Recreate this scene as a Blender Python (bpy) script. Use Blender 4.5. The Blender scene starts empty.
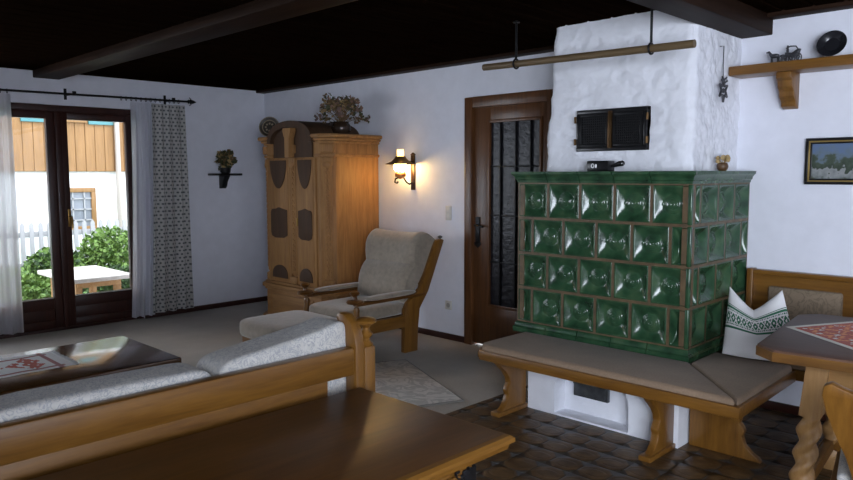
import bpy, bmesh, math, random
from mathutils import Matrix, Vector, noise
PI = math.pi
sin, cos = math.sin, math.cos
sc = bpy.context.scene
COL = sc.collection
RND = random.Random(7)

# ------------------------------------------------------------------ geometry collector
class G:
    def __init__(s):
        s.v = []; s.f = []; s.m = []
    def add(s, verts, faces, mi=0, M=None):
        o = len(s.v)
        for p in verts:
            p = Vector(p)
            s.v.append(M @ p if M is not None else p)
        for f in faces:
            s.f.append([i + o for i in f]); s.m.append(mi)
        return s
    def bm(s, b, mi=0, M=None):
        b.verts.index_update()
        s.add([v.co.copy() for v in b.verts], [[v.index for v in f.verts] for f in b.faces], mi, M)
        b.free(); return s
    def box(s, x0, x1, y0, y1, z0, z1, bev=0.0, mi=0, M=None, seg=2):
        b = bmesh.new()
        bmesh.ops.create_cube(b, size=1.0)
        for v in b.verts:
            v.co = Vector(((x0 + x1) / 2 + v.co.x * (x1 - x0), (y0 + y1) / 2 + v.co.y * (y1 - y0), (z0 + z1) / 2 + v.co.z * (z1 - z0)))
        if bev > 0:
            bmesh.ops.bevel(b, geom=b.edges[:], offset=bev, segments=seg, profile=0.5, affect='EDGES')
        return s.bm(b, mi, M)
    def prism(s, poly, plane, a, b_, bev=0.0, mi=0, M=None):
        """extrude a 2D outline along the axis missing from plane"""
        def P(p, t):
            if plane == 'xz': return (p[0], t, p[1])
            if plane == 'yz': return (t, p[0], p[1])
            return (p[0], p[1], t)
        b = bmesh.new()
        lo = [b.verts.new(P(p, a)) for p in poly]; hi = [b.verts.new(P(p, b_)) for p in poly]
        n = len(poly)
        b.faces.new(lo[::-1]); b.faces.new(hi)
        for i in range(n):
            b.faces.new((lo[i], lo[(i + 1) % n], hi[(i + 1) % n], hi[i]))
        bmesh.ops.recalc_face_normals(b, faces=b.faces[:])
        if bev > 0:
            es = [e for e in b.edges if len(e.link_faces) == 2 and e.calc_face_angle(0) > 0.5]
            bmesh.ops.bevel(b, geom=es, offset=bev, segments=2, profile=0.5, affect='EDGES')
        return s.bm(b, mi, M)
    def tube(s, pts, r, n=10, mi=0, M=None):
        pts = [Vector(p) for p in pts]; k = len(pts)
        rs = r if isinstance(r, (list, tuple)) else [r] * k
        vs = []; fs = []
        t0 = (pts[1] - pts[0]).normalized()
        up = Vector((0, 0, 1)) if abs(t0.z) < 0.9 else Vector((1, 0, 0))
        nrm = (up - t0 * up.dot(t0)).normalized()
        for i in range(k):
            t = (pts[min(i + 1, k - 1)] - pts[max(i - 1, 0)]).normalized()
            nrm = (nrm - t * nrm.dot(t)).normalized(); bi = t.cross(nrm)
            for j in range(n):
                a = 2 * PI * j / n
                vs.append(pts[i] + (nrm * cos(a) + bi * sin(a)) * rs[i])
        for i in range(k - 1):
            for j in range(n):
                q = (j + 1) % n
                fs.append((i * n + j, i * n + q, (i + 1) * n + q, (i + 1) * n + j))
        fs.append(tuple(range(n))[::-1]); fs.append(tuple((k - 1) * n + j for j in range(n)))
        return s.add(vs, fs, mi, M)
    def lathe(s, prof, c=(0, 0, 0), n=24, mi=0, M=None, cap=True):
        vs = []; fs = []; k = len(prof)
        for r, z in prof:
            for j in range(n):
                a = 2 * PI * j / n
                vs.append((c[0] + r * cos(a), c[1] + r * sin(a), c[2] + z))
        for i in range(k - 1):
            for j in range(n):
                q = (j + 1) % n
                fs.append((i * n + j, i * n + q, (i + 1) * n + q, (i + 1) * n + j))
        if cap and prof[0][0] > 1e-4: fs.append(tuple(range(n))[::-1])
        if cap and prof[-1][0] > 1e-4: fs.append(tuple((k - 1) * n + j for j in range(n)))
        return s.add(vs, fs, mi, M)
    def cushion(s, x0, x1, y0, y1, z0, z1, e=0.35, ez=0.6, n=28, mi=0, M=None, fn=None):
        c = Vector(((x0 + x1) / 2, (y0 + y1) / 2, (z0 + z1) / 2)); h = ((x1 - x0) / 2, (y1 - y0) / 2, (z1 - z0) / 2)
        def sp(v, p): return math.copysign(abs(v) ** p, v)
        vs = []; fs = []; m = n // 2
        for i in range(m + 1):
            ph = -PI / 2 + PI * i / m
            for j in range(n):
                th = 2 * PI * (j + 0.5) / n
                p = Vector((c.x + h[0] * sp(cos(ph), ez) * sp(cos(th), e), c.y + h[1] * sp(cos(ph), ez) * sp(sin(th), e), c.z + h[2] * sp(sin(ph), ez)))
                vs.append(fn(p) if fn else p)
        for i in range(m):
            for j in range(n):
                q = (j + 1) % n
                fs.append((i * n + j, i * n + q, (i + 1) * n + q, (i + 1) * n + j))
        return s.add(vs, fs, mi, M)
    def sheet(s, fn, nu, nv, mi=0, M=None, pick=None):
        o = len(s.v)
        vs = [fn(i / nu, j / nv) for j in range(nv + 1) for i in range(nu + 1)]
        for p in vs: s.v.append(M @ Vector(p) if M is not None else Vector(p))
        for j in range(nv):
            for i in range(nu):
                a = o + j * (nu + 1) + i
                s.f.append([a, a + 1, a + nu + 2, a + nu + 1])
                s.m.append(pick((i + 0.5) / nu, (j + 0.5) / nv) if pick else mi)
        return s
    def leaves(s, c, rad, n, size, rnd, mis=(0,), shell=0.45, flat=False):
        for k in range(n):
            while True:
                d = Vector((rnd.uniform(-1, 1), rnd.uniform(-1, 1), rnd.uniform(-1, 1)))
                if shell < d.length < 1: break
            p = Vector((c[0] + d.x * rad[0], c[1] + d.y * rad[1], c[2] + d.z * rad[2]))
            a = Vector((rnd.uniform(-1, 1), rnd.uniform(-1, 1), rnd.uniform(-.6, 1))).normalized() * size * rnd.uniform(.6, 1.3)
            b = a.cross(Vector((rnd.uniform(-1, 1), rnd.uniform(-1, 1), rnd.uniform(-1, 1)))).normalized() * a.length * .38
            nn = a.cross(b).normalized() * a.length * .12
            s.add([p, p + a * .5 + b + nn, p + a, p + a * .5 - b + nn], [(0, 1, 2), (0, 2, 3)], rnd.choice(mis))
        return s

TOP = {}
def mesh_of(name, g, mats, inv, smooth=True, ang=35):
    me = bpy.data.meshes.new(name)
    vs = [inv @ v for v in g.v] if inv is not None else g.v
    me.from_pydata([tuple(v) for v in vs], [], g.f)
    mats = mats if isinstance(mats, (list, tuple)) else [mats]
    for m in mats: me.materials.append(m)
    me.polygons.foreach_set('material_index', g.m)
    me.validate()
    if smooth:
        me.polygons.foreach_set('use_smooth', [True] * len(me.polygons))
        me.set_sharp_from_angle(angle=math.radians(ang))
    me.update()
    return me
W = {}
def root(name, label, cat, loc, rz=0.0, group=None):
    o = bpy.data.objects.new(name, None); COL.objects.link(o)
    o.empty_display_size = 0.05
    o.location = loc; o.rotation_euler = (0, 0, rz)
    o['label'] = label; o['category'] = cat
    if group: o['group'] = group
    W[o] = Matrix.Translation(loc) @ Matrix.Rotation(rz, 4, 'Z')
    return o
def part(name, g, mats, parent, local=False, label=None, ang=35):
    inv = None if local else W[parent].inverted()
    o = bpy.data.objects.new(name, mesh_of(name, g, mats, inv, ang=ang)); COL.objects.link(o)
    o.parent = parent; W[o] = W[parent]
    if label: o['label'] = label
    return o
def solo(name, g, mats, label=None, cat=None, group=None, kind=None, ang=35):
    xs = [v.x for v in g.v]; ys = [v.y for v in g.v]; zs = [v.z for v in g.v]
    loc = Vector(((min(xs) + max(xs)) / 2, (min(ys) + max(ys)) / 2, min(zs)))
    o = bpy.data.objects.new(name, mesh_of(name, g, mats, Matrix.Translation(-loc), ang=ang)); COL.objects.link(o)
    o.location = loc; W[o] = Matrix.Translation(loc)
    if label: o['label'] = label
    if cat: o['category'] = cat
    if group: o['group'] = group
    if kind: o['kind'] = kind
    return o
def struct(name, g, mats, ang=35):
    return solo(name, g, mats, kind='structure', ang=ang)

# ------------------------------------------------------------------ materials
def new(name):
    m = bpy.data.materials.new(name); m.use_nodes = True
    nt = m.node_tree; b = nt.nodes['Principled BSDF']
    return m, nt, b
def N(nt, t, **kw):
    n = nt.nodes.new(t)
    for k, v in kw.items():
        if k in n.inputs: n.inputs[k].default_value = v
        else: setattr(n, k, v)
    return n
def mth(nt, op, a, b=None):
    n = nt.nodes.new('ShaderNodeMath'); n.operation = op
    for i, x in enumerate((a, b)):
        if x is None: continue
        if isinstance(x, (int, float)): n.inputs[i].default_value = x
        else: nt.links.new(x, n.inputs[i])
    return n.outputs[0]
def ramp(nt, fac, stops):
    r = nt.nodes.new('ShaderNodeValToRGB')
    while len(r.color_ramp.elements) < len(stops): r.color_ramp.elements.new(0.5)
    for e, (p, c) in zip(r.color_ramp.elements, stops):
        e.position = p; e.color = (*c, 1)
    nt.links.new(fac, r.inputs[0]); return r.outputs[0]
def coords(nt, scale=(1, 1, 1)):
    t = nt.nodes.new('ShaderNodeTexCoord'); mp = nt.nodes.new('ShaderNodeMapping')
    mp.inputs['Scale'].default_value = scale
    nt.links.new(t.outputs['Object'], mp.inputs[0]); return mp.outputs[0]
def bump(nt, b, h, strength, dist=0.01):
    n = N(nt, 'ShaderNodeBump', Strength=strength, Distance=dist)
    nt.links.new(h, n.inputs['Height']); nt.links.new(n.outputs[0], b.inputs['Normal'])
def plain(name, c, rough=0.6, metal=0.0, var=0.0, nscale=20, bmp=0.0, spec=0.5, coat=0.0):
    m, nt, b = new(name)
    b.inputs['Base Color'].default_value = (*c, 1); b.inputs['Roughness'].default_value = rough
    b.inputs['Metallic'].default_value = metal; b.inputs['Specular IOR Level'].default_value = spec
    b.inputs['Coat Weight'].default_value = coat
    if var or bmp:
        nz = N(nt, 'ShaderNodeTexNoise', Scale=nscale, Detail=4.0)
        nt.links.new(coords(nt), nz.inputs['Vector'])
        if var:
            nt.links.new(ramp(nt, nz.outputs['Fac'], [(.3, [x * (1 - var) for x in c]), (.7, [min(1, x * (1 + var)) for x in c])]), b.inputs['Base Color'])
        if bmp: bump(nt, b, nz.outputs['Fac'], bmp)
    return m
_w = {}
def wood(tone, axis='x', rough=0.4, coat=0.0, scale=1.0):
    key = (tone, axis, rough, coat, scale)
    if key in _w: return _w[key]
    c1, c2 = {'oak': ((.105, .042, .006), (.215, .096, .016)), 'chest': ((.072, .027, .005), (.138, .055, .010)),
              'pine': ((.21, .095, .026), (.38, .19, .058)), 'dark': ((.020, .008, .004), (.055, .020, .008)),
              'red': ((.022, .006, .004), (.050, .013, .007)), 'door': ((.055, .021, .007), (.13, .052, .017)),
              'light': ((.27, .14, .046), (.41, .23, .088)), 'beam': ((.012, .0065, .0045), (.030, .016, .010)),
              'ceil': ((.0035, .0018, .0011), (.011, .0055, .003)), 'stain': ((.038, .016, .005), (.072, .031, .010)),
              'top': ((.075, .034, .019), (.125, .058, .034)), 'pole': ((.085, .055, .026), (.15, .10, .05)),
              'clad': ((.21, .105, .030), (.33, .175, .062)), 'grey': ((.50, .46, .40), (.70, .66, .6))}[tone]
    m, nt, b = new('wood_' + tone)
    s = {'x': (1.2, 14, 14), 'y': (14, 1.2, 14), 'z': (14, 14, 1.2)}[axis]
    v = coords(nt, [q * scale for q in s])
    n1 = N(nt, 'ShaderNodeTexNoise', Scale=1.6, Detail=6.0, Roughness=.6, Distortion=.6); nt.links.new(v, n1.inputs['Vector'])
    n2 = N(nt, 'ShaderNodeTexNoise', Scale=7.0, Detail=3.0); nt.links.new(v, n2.inputs['Vector'])
    f = mth(nt, 'ADD', mth(nt, 'MULTIPLY', n1.outputs['Fac'], .72), mth(nt, 'MULTIPLY', n2.outputs['Fac'], .28))
    nt.links.new(ramp(nt, f, [(.33, c1), (.66, c2)]), b.inputs['Base Color'])
    b.inputs['Roughness'].default_value = rough; b.inputs['Coat Weight'].default_value = coat; b.inputs['Coat Roughness'].default_value = .12
    bump(nt, b, f, .12, .004)
    if tone in ('ceil', 'beam'): b.inputs['Specular IOR Level'].default_value = .0 if tone == 'ceil' else .02
    _w[key] = m; return m

def plaster(name, c, scale, strength):
    m, nt, b = new(name); v = coords(nt)
    n1 = N(nt, 'ShaderNodeTexNoise', Scale=scale, Detail=6.0, Roughness=.55); nt.links.new(v, n1.inputs['Vector'])
    nt.links.new(ramp(nt, n1.outputs['Fac'], [(.3, [x * .94 for x in c]), (.7, c)]), b.inputs['Base Color'])
    b.inputs['Roughness'].default_value = .9; b.inputs['Specular IOR Level'].default_value = .15
    bump(nt, b, n1.outputs['Fac'], strength, .02); return m
M_WALL = plaster('white_plaster', (.76, .77, .84), 9, .12)
M_ROUGH = plaster('rough_white_plaster', (.79, .80, .85), 14, .35)

def carpet():
    m, nt, b = new('grey_carpet'); v = coords(nt)
    n1 = N(nt, 'ShaderNodeTexNoise', Scale=220.0, Detail=2.0); nt.links.new(v, n1.inputs['Vector'])
    n2 = N(nt, 'ShaderNodeTexNoise', Scale=3.0, Detail=3.0); nt.links.new(v, n2.inputs['Vector'])
    f = mth(nt, 'ADD', mth(nt, 'MULTIPLY', n1.outputs['Fac'], .6), mth(nt, 'MULTIPLY', n2.outputs['Fac'], .4))
    nt.links.new(ramp(nt, f, [(.3, (.38, .355, .32)), (.7, (.56, .525, .475))]), b.inputs['Base Color'])
    b.inputs['Roughness'].default_value = .95; b.inputs['Specular IOR Level'].default_value = .1
    bump(nt, b, n1.outputs['Fac'], .4, .004); return m
def floortile():
    m, nt, b = new('brown_glazed_floor_tile')
    v = coords(nt, (1 / .168, 1 / .168, 1)); sp = nt.nodes.new('ShaderNodeSeparateXYZ'); nt.links.new(v, sp.inputs[0])
    u = mth(nt, 'SUBTRACT', mth(nt, 'FRACT', sp.outputs[0]), .5); w = mth(nt, 'SUBTRACT', mth(nt, 'FRACT', sp.outputs[1]), .5)
    au = mth(nt, 'ABSOLUTE', u); aw = mth(nt, 'ABSOLUTE', w)
    edge = mth(nt, 'MAXIMUM', mth(nt, 'MULTIPLY', mth(nt, 'MAXIMUM', au, aw), 2.0), mth(nt, 'MULTIPLY', mth(nt, 'ADD', au, aw), 1.38))
    rr = mth(nt, 'SQRT', mth(nt, 'ADD', mth(nt, 'POWER', au, 2.0), mth(nt, 'MULTIPLY', mth(nt, 'POWER', aw, 2.0), 2.2)))
    wn = N(nt, 'ShaderNodeTexNoise', Scale=2.5, Detail=3.0); nt.links.new(v, wn.inputs['Vector'])
    tile = ramp(nt, wn.outputs['Fac'], [(.3, (.058, .031, .012)), (.55, (.105, .058, .023)), (.75, (.165, .096, .040))])
    mx = nt.nodes.new('ShaderNodeMix'); mx.data_type = 'RGBA'
    nt.links.new(ramp(nt, edge, [(.90, (0, 0, 0)), (.97, (1, 1, 1))]), mx.inputs[0])
    nt.links.new(tile, mx.inputs[6]); mx.inputs[7].default_value = (.035, .026, .018, 1)
    nt.links.new(mx.outputs[2], b.inputs['Base Color'])
    b.inputs['Roughness'].default_value = .42; b.inputs['Specular IOR Level'].default_value = .3
    h = mth(nt, 'SUBTRACT', 1.0, mth(nt, 'POWER', edge, 8.0))
    ring = ramp(nt, rr, [(.30, (1, 1, 1)), (.40, (.2, .2, .2)), (.44, (.5, .5, .5))])
    hh = mth(nt, 'ADD', h, mth(nt, 'MULTIPLY', ring, .4))
    bump(nt, b, hh, .8, .006); return m
def glaze():
    m, nt, b = new('green_glaze'); v = coords(nt)
    n1 = N(nt, 'ShaderNodeTexNoise', Scale=11.0, Detail=4.0); nt.links.new(v, n1.inputs['Vector'])
    nt.links.new(ramp(nt, n1.outputs['Fac'], [(.25, (.010, .030, .015)), (.5, (.026, .072, .034)), (.75, (.060, .110, .052))]), b.inputs['Base Color'])
    b.inputs['Roughness'].default_value = .19; n2 = N(nt, 'ShaderNodeTexNoise', Scale=60.0, Detail=3.0); nt.links.new(v, n2.inputs['Vector'])
    bump(nt, b, n2.outputs['Fac'], .10, .004); return m
def fabric(name, c, var=.12, rough=.95, sc_=90, lines=None, lscale=16, sheen=.08, lw=.018):
    m, nt, b = new(name); v = coords(nt)
    n1 = N(nt, 'ShaderNodeTexNoise', Scale=sc_, Detail=2.0); nt.links.new(v, n1.inputs['Vector'])
    n2 = N(nt, 'ShaderNodeTexNoise', Scale=6.0, Detail=3.0); nt.links.new(v, n2.inputs['Vector'])
    f = mth(nt, 'ADD', mth(nt, 'MULTIPLY', n1.outputs['Fac'], .5), mth(nt, 'MULTIPLY', n2.outputs['Fac'], .5))
    col = ramp(nt, f, [(.3, [x * (1 - var) for x in c]), (.7, [x * (1 + var) for x in c])])
    if lines:
        n3 = N(nt, 'ShaderNodeTexNoise', Scale=lscale, Detail=3.0, Distortion=2.2); nt.links.new(v, n3.inputs['Vector'])
        d = mth(nt, 'ABSOLUTE', mth(nt, 'SUBTRACT', n3.outputs['Fac'], .5))
        mx = nt.nodes.new('ShaderNodeMix'); mx.data_type = 'RGBA'
        nt.links.new(ramp(nt, d, [(lw, (1, 1, 1)), (lw * 2.4, (0, 0, 0))]), mx.inputs[0])
        nt.links.new(col, mx.inputs[6]); mx.inputs[7].default_value = (*lines, 1); col = mx.outputs[2]
    nt.links.new(col, b.inputs['Base Color'])
    b.inputs['Roughness'].default_value = rough; b.inputs['Specular IOR Level'].default_value = .15
    b.inputs['Sheen Weight'].default_value = sheen
    bump(nt, b, n1.outputs['Fac'], .2, .003); return m
def sheer():
    m, nt, b = new('sheer_white_cloth'); nt.nodes.remove(b)
    out = nt.nodes['Material Output']
    d = N(nt, 'ShaderNodeBsdfDiffuse', Color=(.86, .87, .93, 1)); t = N(nt, 'ShaderNodeBsdfTranslucent', Color=(.86, .87, .95, 1))
    tr = N(nt, 'ShaderNodeBsdfTransparent', Color=(1, 1, 1, 1))
    a = N(nt, 'ShaderNodeMixShader', Fac=.68); nt.links.new(d.outputs[0], a.inputs[1]); nt.links.new(t.outputs[0], a.inputs[2])
    c = N(nt, 'ShaderNodeMixShader', Fac=.18); nt.links.new(a.outputs[0], c.inputs[1]); nt.links.new(tr.outputs[0], c.inputs[2])
    nt.links.new(c.outputs[0], out.inputs[0]); return m
def dotted():
    m, nt, b = new('dotted_grey_curtain_cloth'); v = coords(nt, (1, 26, 26))
    t = nt.nodes.new('ShaderNodeUVMap')
    sp = nt.nodes.new('ShaderNodeSeparateXYZ'); nt.links.new(v, sp.inputs[0])
    row = mth(nt, 'FLOOR', sp.outputs[2]); sh = mth(nt, 'MULTIPLY', mth(nt, 'MODULO', row, 2.0), .5)
    u = mth(nt, 'SUBTRACT', mth(nt, 'FRACT', mth(nt, 'ADD', sp.outputs[1], sh)), .5); w = mth(nt, 'SUBTRACT', mth(nt, 'FRACT', sp.outputs[2]), .5)
    d = mth(nt, 'SQRT', mth(nt, 'ADD', mth(nt, 'MULTIPLY', u, u), mth(nt, 'MULTIPLY', w, w)))
    nt.links.new(ramp(nt, d, [(.20, (.10, .105, .115)), (.32, (.42, .415, .40))]), b.inputs['Base Color'])
    nt.nodes.remove(t)
    b.inputs['Roughness'].default_value = .95; b.inputs['Specular IOR Level'].default_value = .1; return m
def glass(name, tint=(1, 1, 1), gl=.06, rough=.0):
    m, nt, b = new(name); nt.nodes.remove(b); out = nt.nodes['Material Output']
    tr = N(nt, 'ShaderNodeBsdfTransparent', Color=(*tint, 1)); g = N(nt, 'ShaderNodeBsdfGlossy', Roughness=rough)
    fr = N(nt, 'ShaderNodeFresnel', IOR=1.45)
    c = nt.nodes.new('ShaderNodeMixShader'); nt.links.new(fr.outputs[0], c.inputs[0])
    nt.links.new(tr.outputs[0], c.inputs[1]); nt.links.new(g.outputs[0], c.inputs[2]); nt.links.new(c.outputs[0], out.inputs[0]); return m
def emit(name, c, s):
    m, nt, b = new(name)
    b.inputs['Base Color'].default_value = (.9, .8, .6, 1)
    b.inputs['Emission Color'].default_value = (*c, 1); b.inputs['Emission Strength'].default_value = s; return m
def antique():
    m, nt, b = new('dark_textured_antique_glass')
    v = coords(nt)
    n1 = N(nt, 'ShaderNodeTexNoise', Scale=26.0, Detail=4.0); nt.links.new(v, n1.inputs['Vector'])
    nt.links.new(ramp(nt, n1.outputs['Fac'], [(.35, (.006, .006, .008)), (.75, (.028, .028, .034))]), b.inputs['Base Color'])
    b.inputs['Roughness'].default_value = .3; b.inputs['Specular IOR Level'].default_value = .3
    bump(nt, b, n1.outputs['Fac'], .5, .01); return m
def landscape():
    m, nt, b = new('painted_landscape'); v = coords(nt, (6, 1, 1)); t = nt.nodes.new('ShaderNodeTexCoord')
    sp = nt.nodes.new('ShaderNodeSeparateXYZ'); nt.links.new(t.outputs['Object'], sp.inputs[0])
    n1 = N(nt, 'ShaderNodeTexNoise', Scale=19.0, Detail=6.0); nt.links.new(t.outputs['Object'], n1.inputs['Vector'])
    z = mth(nt, 'ADD', mth(nt, 'MULTIPLY', sp.outputs[2], 4.2), mth(nt, 'MULTIPLY', mth(nt, 'SUBTRACT', n1.outputs['Fac'], .5), 1.15))
    nt.links.new(ramp(nt, z, [(.0, (.05, .055, .02)), (.14, (.16, .18, .18)), (.34, (.27, .28, .28)), (.40, (.025, .04, .025)), (.62, (.055, .075, .05)), (.72, (.11, .15, .19)), (.95, (.10, .15, .25))]), b.inputs['Base Color'])
    b.inputs['Roughness'].default_value = .5; return m

M_CARPET = carpet(); M_FTILE = floortile(); M_GLAZE = glaze()
M_JOINT = plain('brown_tile_joint', (.105, .068, .034), .45, var=.3)
M_IRON = plain('black_iron', (.012, .012, .013), .45, .6)
M_BLACK = plain('black_lacquer', (.008, .008, .009), .3)
M_BRASS = plain('aged_brass', (.35, .21, .06), .35, .9)
M_VELVET = fabric('taupe_velour', (.27, .225, .175), .22, sc_=30, sheen=.5)
M_SOFA = fabric('pale_leaf_pattern_cloth', (.54, .52, .485), .12, sc_=45, lines=(.36, .36, .37), lscale=34, lw=.022)
M_BENCH = fabric('beige_bench_cloth', (.25, .175, .118), .16, sc_=90, sheen=.1)
M_BACKP = fabric('brown_panel_cloth', (.20, .15, .105), .08, sc_=140, lines=(.15, .115, .08), lscale=10)
M_WHITE = fabric('white_linen', (.78, .77, .77), .03, sc_=160)
M_GREEN = fabric('green_embroidery', (.035, .15, .085), .2, sc_=100)
M_CREAM = fabric('cream_linen', (.72, .66, .57), .05, sc_=160)
M_RED = fabric('red_weave', (.45, .075, .045), .15, sc_=120)
M_ORANGE = fabric('orange_weave', (.72, .24, .085), .15, sc_=120)
M_ROSE = fabric('rose_weave', (.33, .12, .12), .15, sc_=120)
M_RUG = fabric('pale_wool_rug', (.70, .66, .61), .08, sc_=60, lines=(.52, .49, .45), lscale=5, lw=.03)
M_SHEER = sheer(); M_DOT = dotted()
M_GLASS = glass('window_glass')
M_ANT = antique()
M_SWITCH = plain('cream_plastic', (.62, .60, .55), .4)
M_POT = plain('dark_glazed_pot', (.035, .02, .012), .25)
M_LEAF = [plain('olive_leaf', (.06, .065, .025), .7), plain('dry_leaf', (.17, .105, .045), .8), plain('dusty_pink_petal', (.24, .14, .10), .8), plain('straw_flower', (.40, .28, .12), .8), plain('mauve_petal', (.13, .085, .075), .8)]
M_HEDGE = [plain('hedge_leaf', (.060, .13, .016), .6), plain('light_hedge_leaf', (.13, .23, .04), .6), plain('deep_hedge_leaf', (.024, .06, .013), .6)]
M_GOLD = plain('gold_slip', (.45, .31, .11), .4, .7)

OAK = wood('oak', 'x', .35); OAKY = wood('oak', 'y', .35); OAKZ = wood('oak', 'z', .35)

# ------------------------------------------------------------------ camera
f_px, yaw, pit, rol = 716.9, -.778259, .0919745, .00299
fwd = Vector((sin(yaw) * cos(pit), cos(yaw) * cos(pit), -sin(pit)))
rgt = Vector((cos(yaw), -sin(yaw), 0)); dwn = fwd.cross(rgt)
r2 = rgt * cos(rol) + dwn * sin(rol); d2 = -rgt * sin(rol) + dwn * cos(rol)
cam = bpy.data.cameras.new('camera'); co = bpy.data.objects.new('camera', cam); COL.objects.link(co)
Rm = Matrix((r2, -d2, -fwd)).transposed().to_4x4()
co.matrix_world = Matrix.Translation((0, 0, 1.5)) @ Rm
cam.sensor_width = 36; cam.lens = f_px / 853 * 36; cam.clip_start = .02
sc.camera = co

# ------------------------------------------------------------------ setting
XW, YB, XE, YF, ZC = -7.30, 4.713, 3.3, -.75, 2.46
g = G().box(XW - .3, -2.99, YF - .2, YB + .2, -.12, 0)
struct('floor', g, M_CARPET)
g = G().box(-2.99, XE + .2, YF - .2, YB + .2, -.12, 0)
struct('floor_tiled', g, M_FTILE)
# wall with the terrace door (y 1.70 - 3.20)
g = G().box(XW - .30, XW, YF - .2, -.6, 0, ZC + .2).box(XW - .30, XW, 1.15, 1.40, 0, ZC + .2).box(XW - .30, XW, -.6, 1.15, 0, .85).box(XW - .30, XW, -.6, 1.15, 2.16, ZC + .2).box(XW - .30, XW, 3.20, YB + .2, 0, ZC + .2).box(XW - .30, XW, 1.40, 3.20, 2.16, ZC + .2)
struct('wall_left', g, M_WALL)
# back wall with the room door (x -4.15 .. -3.22)
g = G().box(XW, -4.15, YB, YB + .2, 0, ZC + .2).box(-3.22, XE + .2, YB, YB + .2, 0, ZC + .2).box(-4.15, -3.22, YB, YB + .2, 2.15, ZC + .2)
struct('wall_back', g, M_WALL)
# east wall, added unseen window opening y .6..2.4
g = G().box(XE, XE + .2, YF - .2, .6, 0, ZC + .2).box(XE, XE + .2, 2.4, YB, 0, ZC + .2).box(XE, XE + .2, .6, 2.4, 0, .9).box(XE, XE + .2, .6, 2.4, 2.2, ZC + .2)
struct('wall_right', g, M_WALL)
# south wall, broad unseen window added for daylight x .5..3.1
g = G().box(XW, .5, YF - .2, YF, 0, ZC + .2).box(3.1, XE, YF - .2, YF, 0, ZC + .2).box(.5, 3.1, YF - .2, YF, 0, .72).box(.5, 3.1, YF - .2, YF, 2.38, ZC + .2)
struct('wall_front', g, M_WALL)
g = G()
for (a, b) in ((.5, 1.35), (1.38, 2.23), (2.26, 3.1)):
    g.box(a, a + .06, YF - .14, YF - .08, .78, 2.32, .005).box(b - .06, b, YF - .14, YF - .08, .78, 2.32, .005)
    g.box(a, b, YF - .14, YF - .08, .72, .78, .005).box(a, b, YF - .14, YF - .08, 2.32, 2.38, .005)
struct('added_window_1', g, wood('red', 'z', .4))  # frames added out of view around the south area light
g = G()
for (a, b) in ((.6, 1.48), (1.52, 2.4)):
    g.box(XE + .08, XE + .14, a, a + .06, .9, 2.2, .005).box(XE + .08, XE + .14, b - .06, b, .9, 2.2, .005)
    g.box(XE + .08, XE + .14, a, b, .9, .96, .005).box(XE + .08, XE + .14, a, b, 2.14, 2.2, .005)
struct('added_window_2', g, wood('red', 'z', .4))  # unseen frames added to go with the weak east light

g = G()
for (a, b) in ((-.6, .265), (.285, 1.15)):
    g.box(XW - .12, XW - .06, a, a + .06, .91, 2.10, .005).box(XW - .12, XW - .06, b - .06, b, .91, 2.10, .005)
    g.box(XW - .12, XW - .06, a, b, .85, .91, .005).box(XW - .12, XW - .06, a, b, 2.10, 2.16, .005)
struct('added_window_3', g, wood('red', 'z', .4))  # unseen frames and opening, added to let light onto the coffee table

# ceiling: dark boards running along y with open joints
g = G()
g.box(XW - .05, XE + .05, YF - .05, YB + .05, ZC + .012, ZC + .15, mi=0)
x = XW - .02; k = 0
while x < XE:
    w = .165
    g.box(x, min(x + w - .012, XE), YF - .02, YB + .02, ZC, ZC + .03, .006, seg=1); x += w
struct('ceiling', g, wood('ceil', 'y', .65))
CM = wood('beam', 'x', .5)
struct('trim_1', G().box(XW, -1.95, 2.24, 2.47, 2.395, ZC + .01, .006), CM)
struct('trim_2', G().box(-1.84, -1.645, YF, YB, 2.345, ZC + .01, .008), wood('beam', 'y', .5))
struct('trim_3', G().box(XW, XE, YB - .11, YB, 2.435, ZC + .01, .004), CM)
struct('trim_4', G().box(XW, -1.84, .35, .58, 2.395, ZC + .01, .006), CM)
struct('trim_5', G().box(-1.645, XE, .9, 1.13, 2.395, ZC + .01, .006), CM)
BB = wood('red', 'x', .4); BBY = wood('red', 'y', .4)
struct('baseboard_left', G().box(XW, XW + .016, 3.20, YB, 0, .055, .003).box(XW, XW + .016, YF, 1.40, 0, .055, .003), BBY)
struct('baseboard_back', G().box(XW, -4.15, YB - .016, YB, 0, .055, .003).box(-1.70, XE, YB - .016, YB, 0, .055, .003), BB)

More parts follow.
